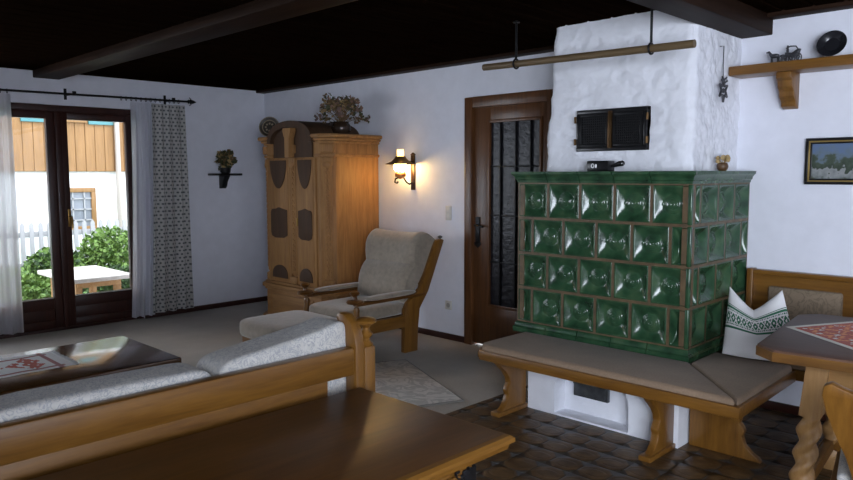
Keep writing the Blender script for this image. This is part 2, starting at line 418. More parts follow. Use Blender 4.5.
# terrace door
RED = wood('red', 'z', .38); REDY = wood('red', 'y', .38)
def leaf(y0, y1, g0, g1):
    g = G()
    g.box(XW - .10, XW - .04, y0, g0, .02, 2.13, .006).box(XW - .10, XW - .04, g1, y1, .02, 2.13, .006)
    return g
dr = G().box(XW - .13, XW - .02, 1.40, 1.445, 0, 2.16, .004).box(XW - .13, XW - .02, 3.155, 3.20, 0, 2.16, .004).box(XW - .13, XW - .022, 1.445, 3.155, 2.10, 2.158, .004).box(XW - .13, XW - .022, 1.445, 3.155, .001, .025, .004)
o = bpy.data.objects.new('door_1', None); COL.objects.link(o); o['kind'] = 'structure'; o.location = (XW - .07, 2.45, 0); W[o] = Matrix.Translation(o.location); D1 = o
part('door_frame', dr, RED, D1)
for (y0, y1, a, b) in ((1.445, 2.445, 1.545, 2.345), (2.45, 3.155, 2.535, 3.095)):
    lf = part('door_leaf', G().box(XW - .10, XW - .04, y0, a, .025, 2.10, .006).box(XW - .10, XW - .04, b, y1, .025, 2.10, .006).box(XW - .10, XW - .04, a, b, 2.03, 2.10, .006).box(XW - .10, XW - .04, a, b, .21, .315, .006).box(XW - .10, XW - .04, a, b, .025, .10, .006).box(XW - .09, XW - .055, a, b, .09, .22, .003), RED, D1)
    part('glass_pane', G().box(XW - .075, XW - .067, a - .005, b + .005, .31, 2.035), M_GLASS, lf)
    part('sealing_strip', G().box(XW - .066, XW - .052, a, b, .315, .327, .002), M_SWITCH, lf)
part('cover_strip', G().box(XW - .04, XW - .012, 2.415, 2.475, .025, 2.10, .008), RED, D1)
part('door_handle', G().box(XW - .04, XW - .03, 2.50, 2.53, 1.0, 1.17, .004).tube([(XW - .03, 2.515, 1.10), (XW + .01, 2.515, 1.10), (XW + .015, 2.52, 1.095), (XW + .015, 2.525, .99)], .009), M_BRASS, D1)

# room door
o = bpy.data.objects.new('door_2', None); COL.objects.link(o); o['kind'] = 'structure'; o.location = (-3.68, YB + .05, 0); W[o] = Matrix.Translation(o.location); D2 = o
DZ = wood('door', 'z', .35); DX = wood('door', 'x', .35)
part('door_frame', G().box(-4.155, -4.07, YB - .03, YB + .10, 0, 2.15, .006).box(-3.30, -3.215, YB - .03, YB + .10, 0, 2.15, .006).box(-4.07, -3.30, YB - .026, YB + .10, 2.06, 2.152, .006), DZ, D2)
lf = part('door_leaf', G().box(-4.07, -3.89, YB, YB + .045, .02, 2.06, .005).box(-3.375, -3.30, YB, YB + .045, .02, 2.06, .005).box(-3.89, -3.375, YB, YB + .045, 1.93, 2.06, .005).box(-3.89, -3.375, YB, YB + .045, .02, .38, .005)
          .box(-3.91, -3.885, YB - .012, YB, .36, 1.95, .004).box(-3.38, -3.355, YB - .012, YB, .36, 1.95, .004).box(-3.90, -3.36, YB - .012, YB, 1.925, 1.95, .004).box(-3.90, -3.36, YB - .012, YB, .36, .385, .004), DZ, D2)
part('glass_pane', G().box(-3.89, -3.375, YB + .015, YB + .025, .38, 1.93), M_ANT, lf)
g = G()
for xx in (-3.78, -3.62, -3.47): g.box(xx - .007, xx + .007, YB - .004, YB + .012, .385, 1.925, .003)
for zz in (.75, 1.15, 1.56): g.box(-3.885, -3.38, YB - .002, YB + .010, zz - .006, zz + .006, .003)
part('iron_bars', g, M_IRON, lf)
g = G().box(-4.045, -3.995, YB - .008, YB, .90, 1.13, .003).tube([(-4.02, YB - .005, 1.06), (-4.02, YB - .05, 1.06), (-4.01, YB - .055, 1.06), (-3.92, YB - .055, 1.05)], .009)
g.prism([(-4.055, .89), (-4.02, .86), (-3.985, .89), (-3.985, .91), (-4.055, .91)], 'xz', YB - .008, YB)
part('door_handle', g, M_IRON, lf)

# ------------------------------------------------------------------ tiled stove
SX0, SX1, SY0 = -2.947, -1.746, 3.868
stove = root('tiled_stove', 'green glazed tiled stove standing on a white plastered base, ringed by the bench', 'stove', ((SX0 + SX1) / 2, 4.25, 0))
def bump_grid(g, P, nu, nv, amp, sc_, seed, mi=0):
    pass
# masonry base with an arched niche on the front
bx0, bx1, by0 = -2.70, -1.69, 3.665
arch = []
n0, n1 = -2.50, -1.99
arch = [(n1, .035)] + [(n1, .16)] + [((n0 + n1) / 2 + (n1 - n0) / 2 * cos(a), .16 + .19 * sin(a)) for a in [PI * i / 14 for i in range(15)]] + [(n0, .035)]
b = bmesh.new()
outer = [(bx0, 0), (bx1, 0), (bx1, .36), (bx0, .36)]
g = G()
# front slab cut in simple pieces around the arch
g.box(bx0, n0, by0, by0 + .12, 0, .36).box(n1, bx1, by0, by0 + .12, 0, .36).box(n0, n1, by0, by0 + .12, 0, .012)
top = [((n0 + n1) / 2 + (n1 - n0) / 2 * cos(PI * i / 16), .16 + .19 * sin(PI * i / 16)) for i in range(17)]
for i in range(16):
    (xa, za), (xb, zb) = top[i], top[i + 1]
    q = [(xb, zb), (xa, za), (xa, .36), (xb, .36)]
    g.prism(q, 'xz', by0, by0 + .12)
g.box(bx0, bx1, by0 + .12, YB - .005, 0, .36)
part('masonry_base', g, M_ROUGH, stove)
g = G().box(-2.42, -2.18, by0 + .095, by0 + .125, .12, .30, .004).box(-2.405, -2.195, by0 + .085, by0 + .10, .135, .285, .006)
g.box(-2.415, -2.185, by0 + .080, by0 + .09, .20, .21, .002).lathe([(.012, 0), (.012, .02), (.006, .03)], (0, 0, 0), 12, M=Matrix.Translation((-2.23, by0 + .085, .24)) @ Matrix.Rotation(PI / 2, 4, 'X'))
part('ash_door', g, plain('grey_cast_iron', (.09, .095, .10), .4, .6, var=.3), stove)
part('support_slab', G().box(SX0 + .02, SX1 - .02, SY0 + .01, YB - .005, .36, .44), M_JOINT, stove)
# tile body: relief bowls in running bond
part('stove_core', G().box(SX0 + .05, SX1 - .05, SY0 + .05, YB - .003, .43, 1.45), M_JOINT, stove)
JG = G()
PIT = .2402; RH = .2345; ZT = 1.440
def tile(g, o, u, v, n, w, h, full=True, side=0):
    """one dished tile: origin o (lower corner), axes u v, outward n"""
    gap = .007
    nn = 22
    nu = nn if w > .15 else 12
    cx, cy = w / 2, h / 2
    def fn(a, b):
        xx = gap + a * (w - 2 * gap); yy = gap + b * (h - 2 * gap)
        ex = min(xx - gap, w - gap - xx); ey = min(yy - gap, h - gap - yy)
        p = abs(xx - cx) / (w / 2 - gap); q = abs(yy - cy) / (h / 2 - gap)
        d = 0.0
        rim = .014
        e = min(ex, ey)
        if e < .004: d = -.006 * (1 - e / .004)
        if e > rim:
            ux = max(0, min(1, (abs(xx - cx)) / (w / 2 - gap - rim))); uy = max(0, min(1, (abs(yy - cy)) / (h / 2 - gap - rim)))
            bowl = (1 - ux ** 2.4) * (1 - uy ** 2.4)
            d = -.036 * min(1, bowl * 1.15 + .12)
            rr = math.hypot(xx - cx, yy - cy)
            if w > .15 and rr < .062:
                d += .018 * (1 - (rr / .062) ** 2) + .0026 * cos(rr / .062 * 5 * 2 * PI)
            if w <= .15: d += .006 * cos(xx / w * 4 * PI)
        return o + u * xx + v * yy + n * d
    # non-uniform grid: refine the centre and the rim
    def warp(t): return t
    jd = n * -.0015
    for (a0, a1, b0, b1) in ((0, .0085, 0, h), (w - .0085, w, 0, h), (.0085, w - .0085, 0, .0085), (.0085, w - .0085, h - .0085, h)):
        q = [o + u * a0 + v * b0 + jd, o + u * a1 + v * b0 + jd, o + u * a1 + v * b1 + jd, o + u * a0 + v * b1 + jd]
        q = q + [p - n * .05 for p in q]
        JG.add(q, [(0, 1, 2, 3), (7, 6, 5, 4), (0, 4, 5, 1), (1, 5, 6, 2), (2, 6, 7, 3), (3, 7, 4, 0)])
    g.sheet(lambda a, b: fn(warp(a), warp(b)), nu * 2, nn * 2)
g = G()
X_, Y_, Z_ = Vector((1, 0, 0)), Vector((0, 1, 0)), Vector((0, 0, 1))
for row in range(4):
    z0 = ZT - (row + 1) * RH
    ws = [PIT] * 5 if row % 2 == 0 else [PIT / 2] + [PIT] * 4 + [PIT / 2]
    x = SX0
    for w in ws:
        tile(g, Vector((x, SY0, z0)), X_, Z_, -Y_, w, RH); x += w
    ws = [PIT / 2] + [PIT] * 3 if row % 2 == 0 else [PIT] * 3 + [PIT / 2]
    y = SY0
    for w in ws:
        w = min(w, YB - .004 - y)
        tile(g, Vector((SX1, y, z0)), Y_, Z_, X_, w, RH); y += w
    ws = [PIT / 2] + [PIT] * 3 if row % 2 == 0 else [PIT] * 3 + [PIT / 2]
    y = YB - .004
    for w in ws[::-1]:
        tile(g, Vector((SX0, y, z0)), -Y_, Z_, -X_, min(w, y - SY0), RH); y -= w
# rounded green corner strip
for row in range(4):
    z0 = ZT - (row + 1) * RH
    g.box(SX1 - .022, SX1 + .003, SY0 - .003, SY0 + .022, z0 + .003, z0 + RH - .003, .006)
part('tile_cladding', g, M_GLAZE, stove, ang=60)
part('tile_joints', JG, M_JOINT, stove)
# cornice and plinth, in segments with joints
def prof_run(prof, z_is_up=True):
    g = G()
    # prof: list of (offset outward, z)
    def seg_front(xa, xb, ma, mb):
        vs = []; 
        for t, (xx, mit) in enumerate(((xa, ma), (xb, mb))):
            for (o_, z) in prof: vs.append((xx + (o_ * mit), SY0 - o_, z))
        k = len(prof); fs = [(i, i + 1, k + i + 1, k + i) for i in range(k - 1)] + [(k - 1, 0, k, 2 * k - 1)] + [tuple(range(k)), tuple(range(k, 2 * k))[::-1]]
        g.add(vs, fs)
    def seg_side(ya, yb, ma, sx, sg):
        vs = []
        for (yy, mit) in ((ya, ma), (yb, 0)):
            for (o_, z) in prof: vs.append((sx + sg * o_, yy - o_ * mit, z))
        k = len(prof); fs = [(i, i + 1, k + i + 1, k + i) for i in range(k - 1)] + [(k - 1, 0, k, 2 * k - 1)] + [tuple(range(k)), tuple(range(k, 2 * k))[::-1]]
        g.add(vs, fs)
    xs = [SX0 + PIT * i for i in range(6)]; xs[5] = SX1
    for i in range(5): seg_front(xs[i] + (.0025 if i else 0), xs[i + 1] - (.0025 if i < 4 else 0), -1 if i == 0 else 0, 1 if i == 4 else 0)
    ys = [SY0, SY0 + PIT, SY0 + 2 * PIT, SY0 + 3 * PIT, YB - .004]
    for i in range(4):
        seg_side(ys[i] + (.0025 if i else 0), ys[i + 1] - .0025, 1 if i == 0 else 0, SX1, 1)
        seg_side(ys[i] + (.0025 if i else 0), ys[i + 1] - .0025, 1 if i == 0 else 0, SX0, -1)
    return g
g = prof_run([(-.05, 1.44), (.004, 1.44), (.006, 1.455), (.014, 1.462), (.016, 1.475), (.026, 1.488), (.034, 1.495), (.036, 1.512), (-.05, 1.512)])
g.box(SX0 - .02, SX1 + .02, SY0 - .02, YB - .005, 1.495, 1.510)
part('cornice', g, M_GLAZE, stove, ang=40)
g = prof_run([(-.03, .433), (.020, .433), (.022, .465), (.012, .472), (.010, .492), (.002, .502), (-.03, .502)])
part('plinth', g, M_GLAZE, stove, ang=40)

# chimney hood: rough white plaster, tapering
hood = root('chimney_hood', 'rough white plastered chimney hood rising above the green tiled stove', 'chimney', (-2.32, 4.35, 1.512))
def hoodpt(t, z):
    # outline ring t in 0..3: left side, front, right side ; taper with height
    k = (z - 1.512) / (2.46 - 1.512)
    xl = -2.862 + .05 * k; xr = -1.838 + .006 * k; yf = 4.032 + .02 * k
    r = .05
    if t < 1: p = Vector((xl, YB + (yf - YB) * t, z))
    elif t < 2: p = Vector((xl + (xr - xl) * (t - 1), yf, z))
    else: p = Vector((xr, yf + (YB - yf) * (t - 2), z))
    # soften the corners
    for cxx, sg in ((xl, 1), (xr, -1)):
        d = Vector((p.x - cxx, p.y - yf, 0)); L = abs(d.x) + abs(d.y)
        if L < r:
            q = (1 - L / r) ** 2 * r * .35
            p.x += sg * q; p.y += q
    return p
g = G()
NT, NZ = 240, 110
def hp(a, b):
    t = a * 3; z = 1.512 + b * (2.47 - 1.512)
    p = hoodpt(t, z)
    n1 = noise.noise(p * 6) * .011 + noise.noise(p * 16) * .009 + noise.noise(p * 38) * .0042
    nv = Vector((-1, 0, 0)) if t < 1 else (Vector((0, -1, 0)) if t < 2 else Vector((1, 0, 0)))
    edge = min(1, min(b, 1) * 12)
    return p + nv * n1
g.sheet(hp, NT, NZ)
part('plaster_body', g, M_ROUGH, hood, ang=80)
vent = part('vent_frame', G().box(-2.585, -2.095, 4.0, 4.06, 1.875, 1.90, .004).box(-2.585, -2.095, 4.0, 4.06, 1.64, 1.665, .004).box(-2.585, -2.56, 4.0, 4.06, 1.665, 1.875, .004).box(-2.12, -2.095, 4.0, 4.06, 1.665, 1.875, .004).box(-2.585, -2.095, 4.006, 4.06, 1.64, 1.90), M_BLACK, hood)
for (a, b) in ((-2.558, -2.353), (-2.325, -2.122)):
    g = G().box(a, b, 3.995, 4.005, 1.855, 1.874, .002).box(a, b, 3.995, 4.005, 1.666, 1.685, .002).box(a, a + .02, 3.995, 4.005, 1.685, 1.855, .002).box(b - .02, b, 3.995, 4.005, 1.685, 1.855, .002)
    for i in range(12):
        xx = a + .02 + (b - a - .04) * (i + .5) / 12; g.box(xx - .003, xx + .003, 3.998, 4.003, 1.68, 1.86)
    for i in range(11):
        zz = 1.685 + .17 * (i + .5) / 11; g.box(a + .015, b - .015, 3.997, 4.002, zz - .0028, zz + .0028)
    part('grille_door', g, M_IRON, vent)
part('centre_post', G().box(-2.352, -2.326, 3.985, 4.01, 1.655, 1.885, .004), plain('bronze', (.10, .055, .022), .4, .8), vent)
M_HINGE = plain('bronze_hinge', (.13, .075, .03), .4, .8)
for xx in (-2.59, -2.09):
    for zz in (1.70, 1.84): part('hinge', G().tube([(xx, 3.995, zz - .02), (xx, 3.995, zz + .02)], .008, 8), M_HINGE, vent)

# hanging pole
pole = root('hanging_pole', 'long brown wooden pole hung on two iron rods in front of the chimney hood', 'pole', (-2.4, 3.70, 2.17))
part('pole', G().tube([(-3.11, 3.70, 2.198), (-1.68, 3.70, 2.172)], .0215, 16), wood('pole', 'x', .45), pole)
for xx in (-2.845, -1.925):
    zc = 2.198 - .026 * (xx + 3.11) / 1.43
    g = G().tube([(xx, 3.70, ZC), (xx, 3.70, zc + .033)], .0075, 8)
    g.tube([(xx, 3.70 + .029 * sin(a), zc + .029 * cos(a)) for a in [2 * PI * i / 18 for i in range(19)]], .006, 8)
    g.lathe([(.022, 0), (.022, .006), (.008, .012)], (xx, 3.70, ZC - .012), 12)
    part('hanger', g, M_IRON, pole)

# star ornament on the chimney side
orn = root('hanging_star_ornament', 'dark metal star ornament on a long wire, hanging on the chimney side', 'ornament', (-1.815, 4.385, 1.93))
part('wire', G().tube([(-1.822, 4.355, 2.255), (-1.80, 4.362, 2.255), (-1.805, 4.372, 2.14), (-1.806, 4.385, 2.06)], .003, 6), M_IRON, orn)
st = [( .062 * (1 if i % 2 == 0 else .45) * sin(2 * PI * i / 12), .068 * (1 if i % 2 == 0 else .45) * cos(2 * PI * i / 12)) for i in range(12)]
PEW = plain('pewter', (.10, .10, .11), .35, .8)
g = G()
for i in range(12):
    a, b = st[i], st[(i + 1) % 12]
    g.tube([(-1.806, 4.39 + a[0], 1.995 + a[1]), (-1.806, 4.39 + b[0], 1.995 + b[1])], .007, 8)
g.cushion(-1.816, -1.796, 4.375, 4.405, 1.98, 2.01, 1, 1, 12)
part('star', g, PEW, orn)
g = G()
for s in (-1, 1): g.tube([(-1.806, 4.387, 2.055), (-1.80, 4.387 + s * .03, 2.075), (-1.80, 4.387 + s * .04, 2.055), (-1.803, 4.387 + s * .015, 2.045)], .006, 8)
part('bow', g, PEW, orn)

# things on the stove cornice
ZK = 1.512
bk = root('black_box', 'small black metal box with a rounded handle and white mark on the stove cornice', 'box', (-2.36, 3.92, ZK))
part('box_body', G().box(-2.435, -2.285, 3.89, 3.97, ZK, ZK + .065, .006), M_BLACK, bk)
part('handle', G().tube([(-2.288, 3.93, ZK + .032), (-2.27, 3.93, ZK + .034), (-2.235, 3.93, ZK + .045), (-2.21, 3.93, ZK + .048), (-2.20, 3.93, ZK + .048)], [.010, .010, .015, .017, .010], 12), M_BLACK, bk)
g = G().tube([(-2.392 + .009 * cos(a), 3.889, ZK + .034 + .012 * sin(a)) for a in [2 * PI * i / 14 for i in range(15)]], .003, 6)
g.box(-2.374, -2.364, 3.886, 3.891, ZK + .022, ZK + .044, .001)
part('printed_mark', g, plain('white_paint', (.8, .8, .8), .5), bk)
fl = root('dried_flower_pot', 'tiny pot of golden dried flowers on the stove cornice, beside the chimney', 'plant', (-1.78, 4.34, ZK))
part('pot', G().lathe([(.020, 0), (.030, .012), (.034, .03), (.028, .045), (.024, .05)], (-1.775, 4.34, ZK), 16), plain('brown_pot', (.10, .05, .02), .4), fl)
g = G()
rr = random.Random(3)
for i in range(9):
    a = rr.uniform(0, 2 * PI); r = rr.uniform(.015, .055)
    c = (-1.775 + .6 * r * cos(a), 4.34 + r * sin(a), ZK + rr.uniform(.055, .09))
    g.cushion(c[0] - .014, c[0] + .014, c[1] - .016, c[1] + .016, c[2] - .013, c[2] + .013, 1, 1, 8)
    g.tube([(-1.775, 4.34, ZK + .04), c], .002, 5)
part('flowers', g, M_LEAF[3], fl)

# ------------------------------------------------------------------ stove bench
bench = root('stove_bench', 'oak bench with beige cushions wrapping round the green tiled stove', 'bench', (-2.05, 3.6, 0))
bL, bR, bF = -2.875, -1.245, 3.330
rim = [(bL, SY0 + .02), (bL, bF + .07), (bL + .05, bF), (bR, bF), (bR, YB - .52), (-1.70, YB - .52), (-1.70, SY0 - .03), (bL + .05, SY0 - .03)]
rim = [(bL, 3.86), (bL, bF + .06), (bL + .045, bF), (bR, bF), (bR - .03, 4.18), (-1.715, 4.18), (-1.715, 3.835), (bL, 3.835)]
rim = rim[:-1]
g = G().box(bL + .02, bR - .02, bF + .02, 3.835, .362, .398).box(-1.715, bR - .02, 3.80, 4.18, .362, .398)
g.prism([(bL, 3.84), (bL, bF + .06), (bL + .045, bF), (bR, bF), (bR - .05, bF + .05), (bL + .06, bF + .05), (bL + .05, bF + .08), (bL + .05, 3.84)], 'xy', .352, .412, .005)
g.prism([(bR, bF), (bR - .02, 4.18), (bR - .07, 4.18), (bR - .05, bF + .05)], 'xy', .352, .412, .005)
part('seat_frame', g, OAK, bench)
def soft(g, poly, z0, z1, r=.02):
    b = bmesh.new(); lo = [b.verts.new((p[0], p[1], z0)) for p in poly]; hi = [b.verts.new((p[0], p[1], z1)) for p in poly]
    n = len(poly); b.faces.new(lo[::-1]); b.faces.new(hi)
    for i in range(n): b.faces.new((lo[i], lo[(i + 1) % n], hi[(i + 1) % n], hi[i]))
    bmesh.ops.recalc_face_normals(b, faces=b.faces[:])
    bmesh.ops.bevel(b, geom=b.edges[:], offset=r, segments=3, profile=.5, affect='EDGES')
    g.bm(b)
g = G(); soft(g, [(bL + .015, 3.842), (bL + .012, bF + .075), (bL + .055, bF + .015), (bR - .025, bF + .015), (-1.722, 3.842)], .398, .446, .018)
part('seat_cushion', g, M_BENCH, bench)
g = G(); soft(g, [(-1.712, 3.842), (bR - .015, bF + .020), (bR - .035, 4.17), (-1.712, 4.17)], .398, .446, .018)
part('seat_cushion', g, M_BENCH, bench)
# sculpted side boards
def legprof(y0, y1, s=1):
    # outline in (depth, z); front edge curved
    f = [(0.09, .352), (.00, .352), (.0, .33), (.035, .30), (.075, .265), (.105, .225), (.115, .19), (.095, .165), (.088, .145), (.10, .12), (.085, .075), (.05, .04), (.015, .02), (.0, .0)]
    return [(y0 + s * a, z) for a, z in f] + [(y1, 0), (y1, .352)]
for xx in (-2.735, -1.735):
    part('leg', G().prism(legprof(3.385, 3.662), 'yz', xx - .022, xx + .022, .005), OAKZ, bench)
    part('foot_strip', G().box(xx - .034, xx + .034, 3.372, 3.664, 0, .028, .004), OAK, bench)
part('leg', G().prism([(-1.29 - (p[0] - 0), p[1]) for p in legprof(0, .385)], 'xz', 3.765, 3.805, .005), OAKZ, bench)

# wall bench with backrest on the right
wb = root('wall_bench', 'oak wall bench with an upholstered backrest behind the dining table', 'bench', (-.6, 4.45, 0))
part('seat', G().box(-1.68, .9, 4.20, 4.66, .352, .412, .006), OAK, wb)
g = G(); soft(g, [(-1.68, 4.20), (.9, 4.20), (.9, 4.62), (-1.68, 4.62)], .412, .448, .016); part('seat_cushion', g, M_BENCH, wb)
g = G().box(-1.70, .9, 4.655, 4.70, .42, .885, .006).box(-1.715, .9, 4.64, 4.705, .865, .895, .006)
part('backrest', g, OAK, wb)
part('end_post', G().box(-1.718, -1.68, 4.63, 4.705, .0, .90, .006), OAKZ, wb)
for (a, b) in ((-1.585, -1.17), (-1.06, -.62), (-.5, -.05), (.05, .5)):
    part('back_panel', G().box(a, b, 4.625, 4.66, .50, .80, .015), M_BACKP, wb)
for (a) in (-.6, .3): part('leg', G().box(a, a + .045, 4.24, 4.64, 0, .352, .006), OAKZ, wb)

# embroidered pillow
pl = bpy.data.objects.new('tmp', None)
bpy.data.objects.remove(pl)
def pillow_pick(a, b):
    if 0.375 < b < .42 or .69 < b < .728 or .735 < b < .75: return 1
    if .475 < b < .635:
        q = (a * 11) % 1; w = (b - .475) / .16
        d = abs(q - .5) + abs(w - .5) * .8
        if d < .46 and not d < .16: return 1
        if d > .66: return 1
        return 0
    if .435 < b < .46 or .65 < b < .675: return 1 if (a * 36) % 1 < .55 else 0
    return 0
PM = Matrix.Translation((-1.462, 4.13, .452)) @ Matrix.Rotation(math.radians(14), 4, 'Z') @ Matrix.Rotation(math.radians(-26), 4, 'X')
pill = root('embroidered_pillow', 'white pillow with green embroidered bands and two pointed corners, propped against the stove side', 'pillow', (-1.475, 4.09, .446))
g = G()
def pfn(sgn):
    def fn(a, b):
        u = 2 * a - 1; v = 2 * b - 1
        prof = max(0, (1 - abs(u) ** 2.6)) ** .55 * max(0, (1 - abs(v) ** 2.6)) ** .55
        th = .075 * prof
        dip = .135 * (1 - abs(u) ** 1.2) * max(0, b - .15) / .85
        w = .200 * (1 - .30 * b)
        return Vector((u * w - .055 * b + .02, -sgn * th, b * .42 - dip + .012 * (1 - b) * u * u))
    return fn
g.sheet(pfn(1), 84, 84, M=PM, pick=pillow_pick); g.sheet(lambda a, b: pfn(-1)(1 - a, b), 30, 30, M=PM)
g.v = [Vector((p.x, p.y, max(p.z, .4475))) for p in g.v]
part('pillow_cover', g, [M_WHITE, M_GREEN], pill, ang=60)

# ------------------------------------------------------------------ dining table
TR = math.radians(6)
tb = root('dining_table', 'dining table with dark brown top, chamfered corners and twisted light oak legs', 'table', (-.45, 3.60, 0), TR)
# local frame: half sizes
hx, hy = .62, .46
def tloc(px, py): # world to local
    v = Matrix.Rotation(-TR, 4, 'Z') @ Vector((px + .45, py - 3.60, 0)); return v
ch = .085
x0 = tloc(-1.17, 3.62).x; x1 = x0 + 1.55; y0 = tloc(-.9, 3.115).y; y1 = y0 + .98
poly = [(x0 + ch, y0), (x1 - ch, y0), (x1, y0 + ch), (x1, y1 - ch), (x1 - ch, y1), (x0 + ch, y1), (x0, y1 - ch), (x0, y0 + ch)]
part('tabletop', G().prism(poly, 'xy', .715, .765, .006), wood('top', 'x', .5), tb, local=True)
po = [((p[0] - (x0 + x1) / 2) * 1.004 + (x0 + x1) / 2, (p[1] - (y0 + y1) / 2) * 1.004 + (y0 + y1) / 2) for p in poly]
g = G()
for i in range(8):
    a, b = po[i], po[(i + 1) % 8]; d = Vector((b[0] - a[0], b[1] - a[1], 0)); nrm = Vector((d.y, -d.x, 0)).normalized()
    q = [(a[0], a[1]), (b[0], b[1]), (b[0] - nrm.x * .03, b[1] - nrm.y * .03), (a[0] - nrm.x * .03, a[1] - nrm.y * .03)]
    g.prism(q, 'xy', .716, .755, 0)
part('top_edge', g, wood('oak', 'x', .4), tb, local=True)
LZ = wood('light', 'z', .45); LX = wood('light', 'x', .45)
part('apron', G().box(x0 + .22, x1 - .22, y0 + .16, y0 + .185, .58, .716, .004).box(x0 + .22, x1 - .22, y1 - .185, y1 - .16, .58, .716, .004).box(x0 + .20, x0 + .225, y0 + .17, y1 - .17, .58, .716, .004).box(x1 - .225, x1 - .20, y0 + .17, y1 - .17, .58, .716, .004), LX, tb, local=True)
def twisted(bx, by, tx, ty):
    g = G(); s = .043
    n = 20
    rows = []
    zs = [0, .04] + [.06 + i * .008 for i in range(51)] + [.475, .716]
    vs = []; fs = []
    for z in zs:
        k = z / .716; cx = bx + (tx - bx) * k; cy = by + (ty - by) * k
        tw = .06 <= z <= .461
        for j in range(n):
            a = 2 * PI * (j + .5) / n
            if tw:
                ph = a - z * 2 * PI / .20
                e = 1.0 + .24 * cos(2 * ph); r = s * .95 * e
                vs.append((cx + r * cos(a), cy + r * sin(a), z))
            else:
                c_, s_ = cos(a), sin(a); m = max(abs(c_), abs(s_)); r = s
                vs.append((cx + r * c_ / m, cy + r * s_ / m, z))
    k = len(zs)
    for i in range(k - 1):
        for j in range(n):
            q = (j + 1) % n; fs.append((i * n + j, i * n + q, (i + 1) * n + q, (i + 1) * n + j))
    fs.append(tuple(range(n))[::-1]); fs.append(tuple((k - 1) * n + j for j in range(n)))
    return g.add(vs, fs)
l0 = tloc(-.955, 3.22); l1 = tloc(-.905, 3.30)
for (sx, sy) in ((0, 0), (1, 0), (0, 1), (1, 1)):
    bx = l0.x if not sx else x0 + x1 - l0.x; tx = l1.x if not sx else x0 + x1 - l1.x
    by = l0.y if not sy else y0 + y1 - l0.y; ty = l1.y if not sy else y0 + y1 - l1.y
    part('leg', twisted(bx, by, tx, ty), LZ, tb, local=True)
g = G()
for sy in (0, 1):
    yy = l0.y + .02 if not sy else y0 + y1 - l0.y - .02
    g.box(l0.x + .02, x0 + x1 - l0.x - .02, yy - .02, yy + .02, .10, .16, .005)
for sx in (0, 1):
    xx = l0.x + .01 if not sx else x0 + x1 - l0.x - .01
    g.box(xx - .02, xx + .02, l0.y + .02, y0 + y1 - l0.y - .02, .10, .16, .005)
part('stretcher', g, wood('oak', 'x', .4), tb, local=True)

# red table mat on dining table
TMr = math.radians(-1)
def cloth_table(a, b):
    u = abs(2 * a - 1); v = abs(2 * b - 1); m = max(u, v)
    if m > .90: return 0
    if m > .86: return 1
    q = (sin(a * 40) * sin(b * 40) + sin(a * 73 + 1) * cos(b * 61)) 
    if q > 1.0: return 0
    return 1 if q > -.5 else 2
A = Vector((-1.15, 3.61, .7665)); U = Vector((.47, .88, 0)).normalized(); V = Vector((.785, -.62, 0)).normalized()
def dm(a, b):
    p = A + V * (a * .62) + U * (b * .62)
    return p
g = G().sheet(dm, 62, 62, pick=cloth_table)
o_ = solo('table_mat', g, [M_CREAM, M_RED, M_ORANGE], 'red and orange patterned mat with cream border, lying cornerwise on the dining table', 'table mat')

# plank dining chair
dc = root('dining_chair', 'carved oak plank chair with patterned seat pad, drawn up to the dining table', 'chair', (-.495, 2.80, 0), math.radians(4))
_h = [(.115, .40), (.12, .50), (.14, .57), (.175, .65), (.20, .72), (.213, .78), (.208, .812), (.185, .825), (.15, .81), (.10, .795), (.05, .80)]
bk_ = _h + [(0, .815)] + [(-p[0], p[1]) for p in _h[::-1]]
Mb = Matrix.Translation((0, -.17, .43)) @ Matrix.Rotation(math.radians(9), 4, 'X') @ Matrix.Translation((0, 0, -.43))
part('backrest', G().prism(bk_, 'xz', -.016, .016, .006, M=Mb), OAKZ, dc, local=True)
part('seat', G().prism([(-.19, -.20), (.19, -.20), (.24, .22), (-.24, .22)], 'xy', .405, .44, .008), OAKY, dc, local=True)
g = G(); soft(g, [(-.175, -.14), (.175, -.14), (.225, .21), (-.225, .21)], .44, .485, .02); part('seat_pad', g, M_SOFA, dc, local=True)
for sx in (-1, 1):
    for (yb, yt) in ((-.24, -.15), (.23, .15)):
        part('leg', G().tube([(sx * .21, yb, 0), (sx * .19, yb * .93, .12), (sx * .155, yt, .405)], [.015, .019, .021], 12), OAKZ, dc, local=True)

# ------------------------------------------------------------------ shelf, plate, carriage, painting
sh = root('wall_shelf', 'brown wooden wall shelf on a carved bracket, above the painting', 'shelf', (-1.2, 4.60, 1.89))
part('shelf_board', G().box(-1.83, -.2, 4.515, YB - .003, 2.095, 2.152, .006), wood('oak', 'x', .4), sh)
for xx in (-1.52, -.55):
    pr = [(YB - .003, 2.095), (4.55, 2.095), (4.55, 2.06), (4.575, 2.045), (4.58, 2.01), (4.61, 1.985), (4.615, 1.955), (4.65, 1.925), (4.655, 1.90), (4.69, 1.885), (YB - .003, 1.885)]
    part('bracket', G().prism(pr, 'yz', xx - .042, xx + .042, .004), wood('oak', 'z', .4), sh)
ca = root('metal_carriage_figurine', 'small dark metal horse carriage figurine on the wall shelf', 'figurine', (-1.52, 4.60, 2.152))
ZS = 2.152
for (xx, r) in ((-1.475, .027), (-1.54, .022)):
    for yy in (4.585, 4.625):
        g = G()
        g.tube([(xx + r * cos(a), yy, ZS + r + .002 + r * sin(a)) for a in [2 * PI * i / 16 for i in range(17)]], .0035, 6)
        for i in range(4): g.tube([(xx - r * cos(i * PI / 4), yy, ZS + r + .002 - r * sin(i * PI / 4)), (xx + r * cos(i * PI / 4), yy, ZS + r + .002 + r * sin(i * PI / 4))], .002, 5)
        part('wheel', g, PEW, ca)
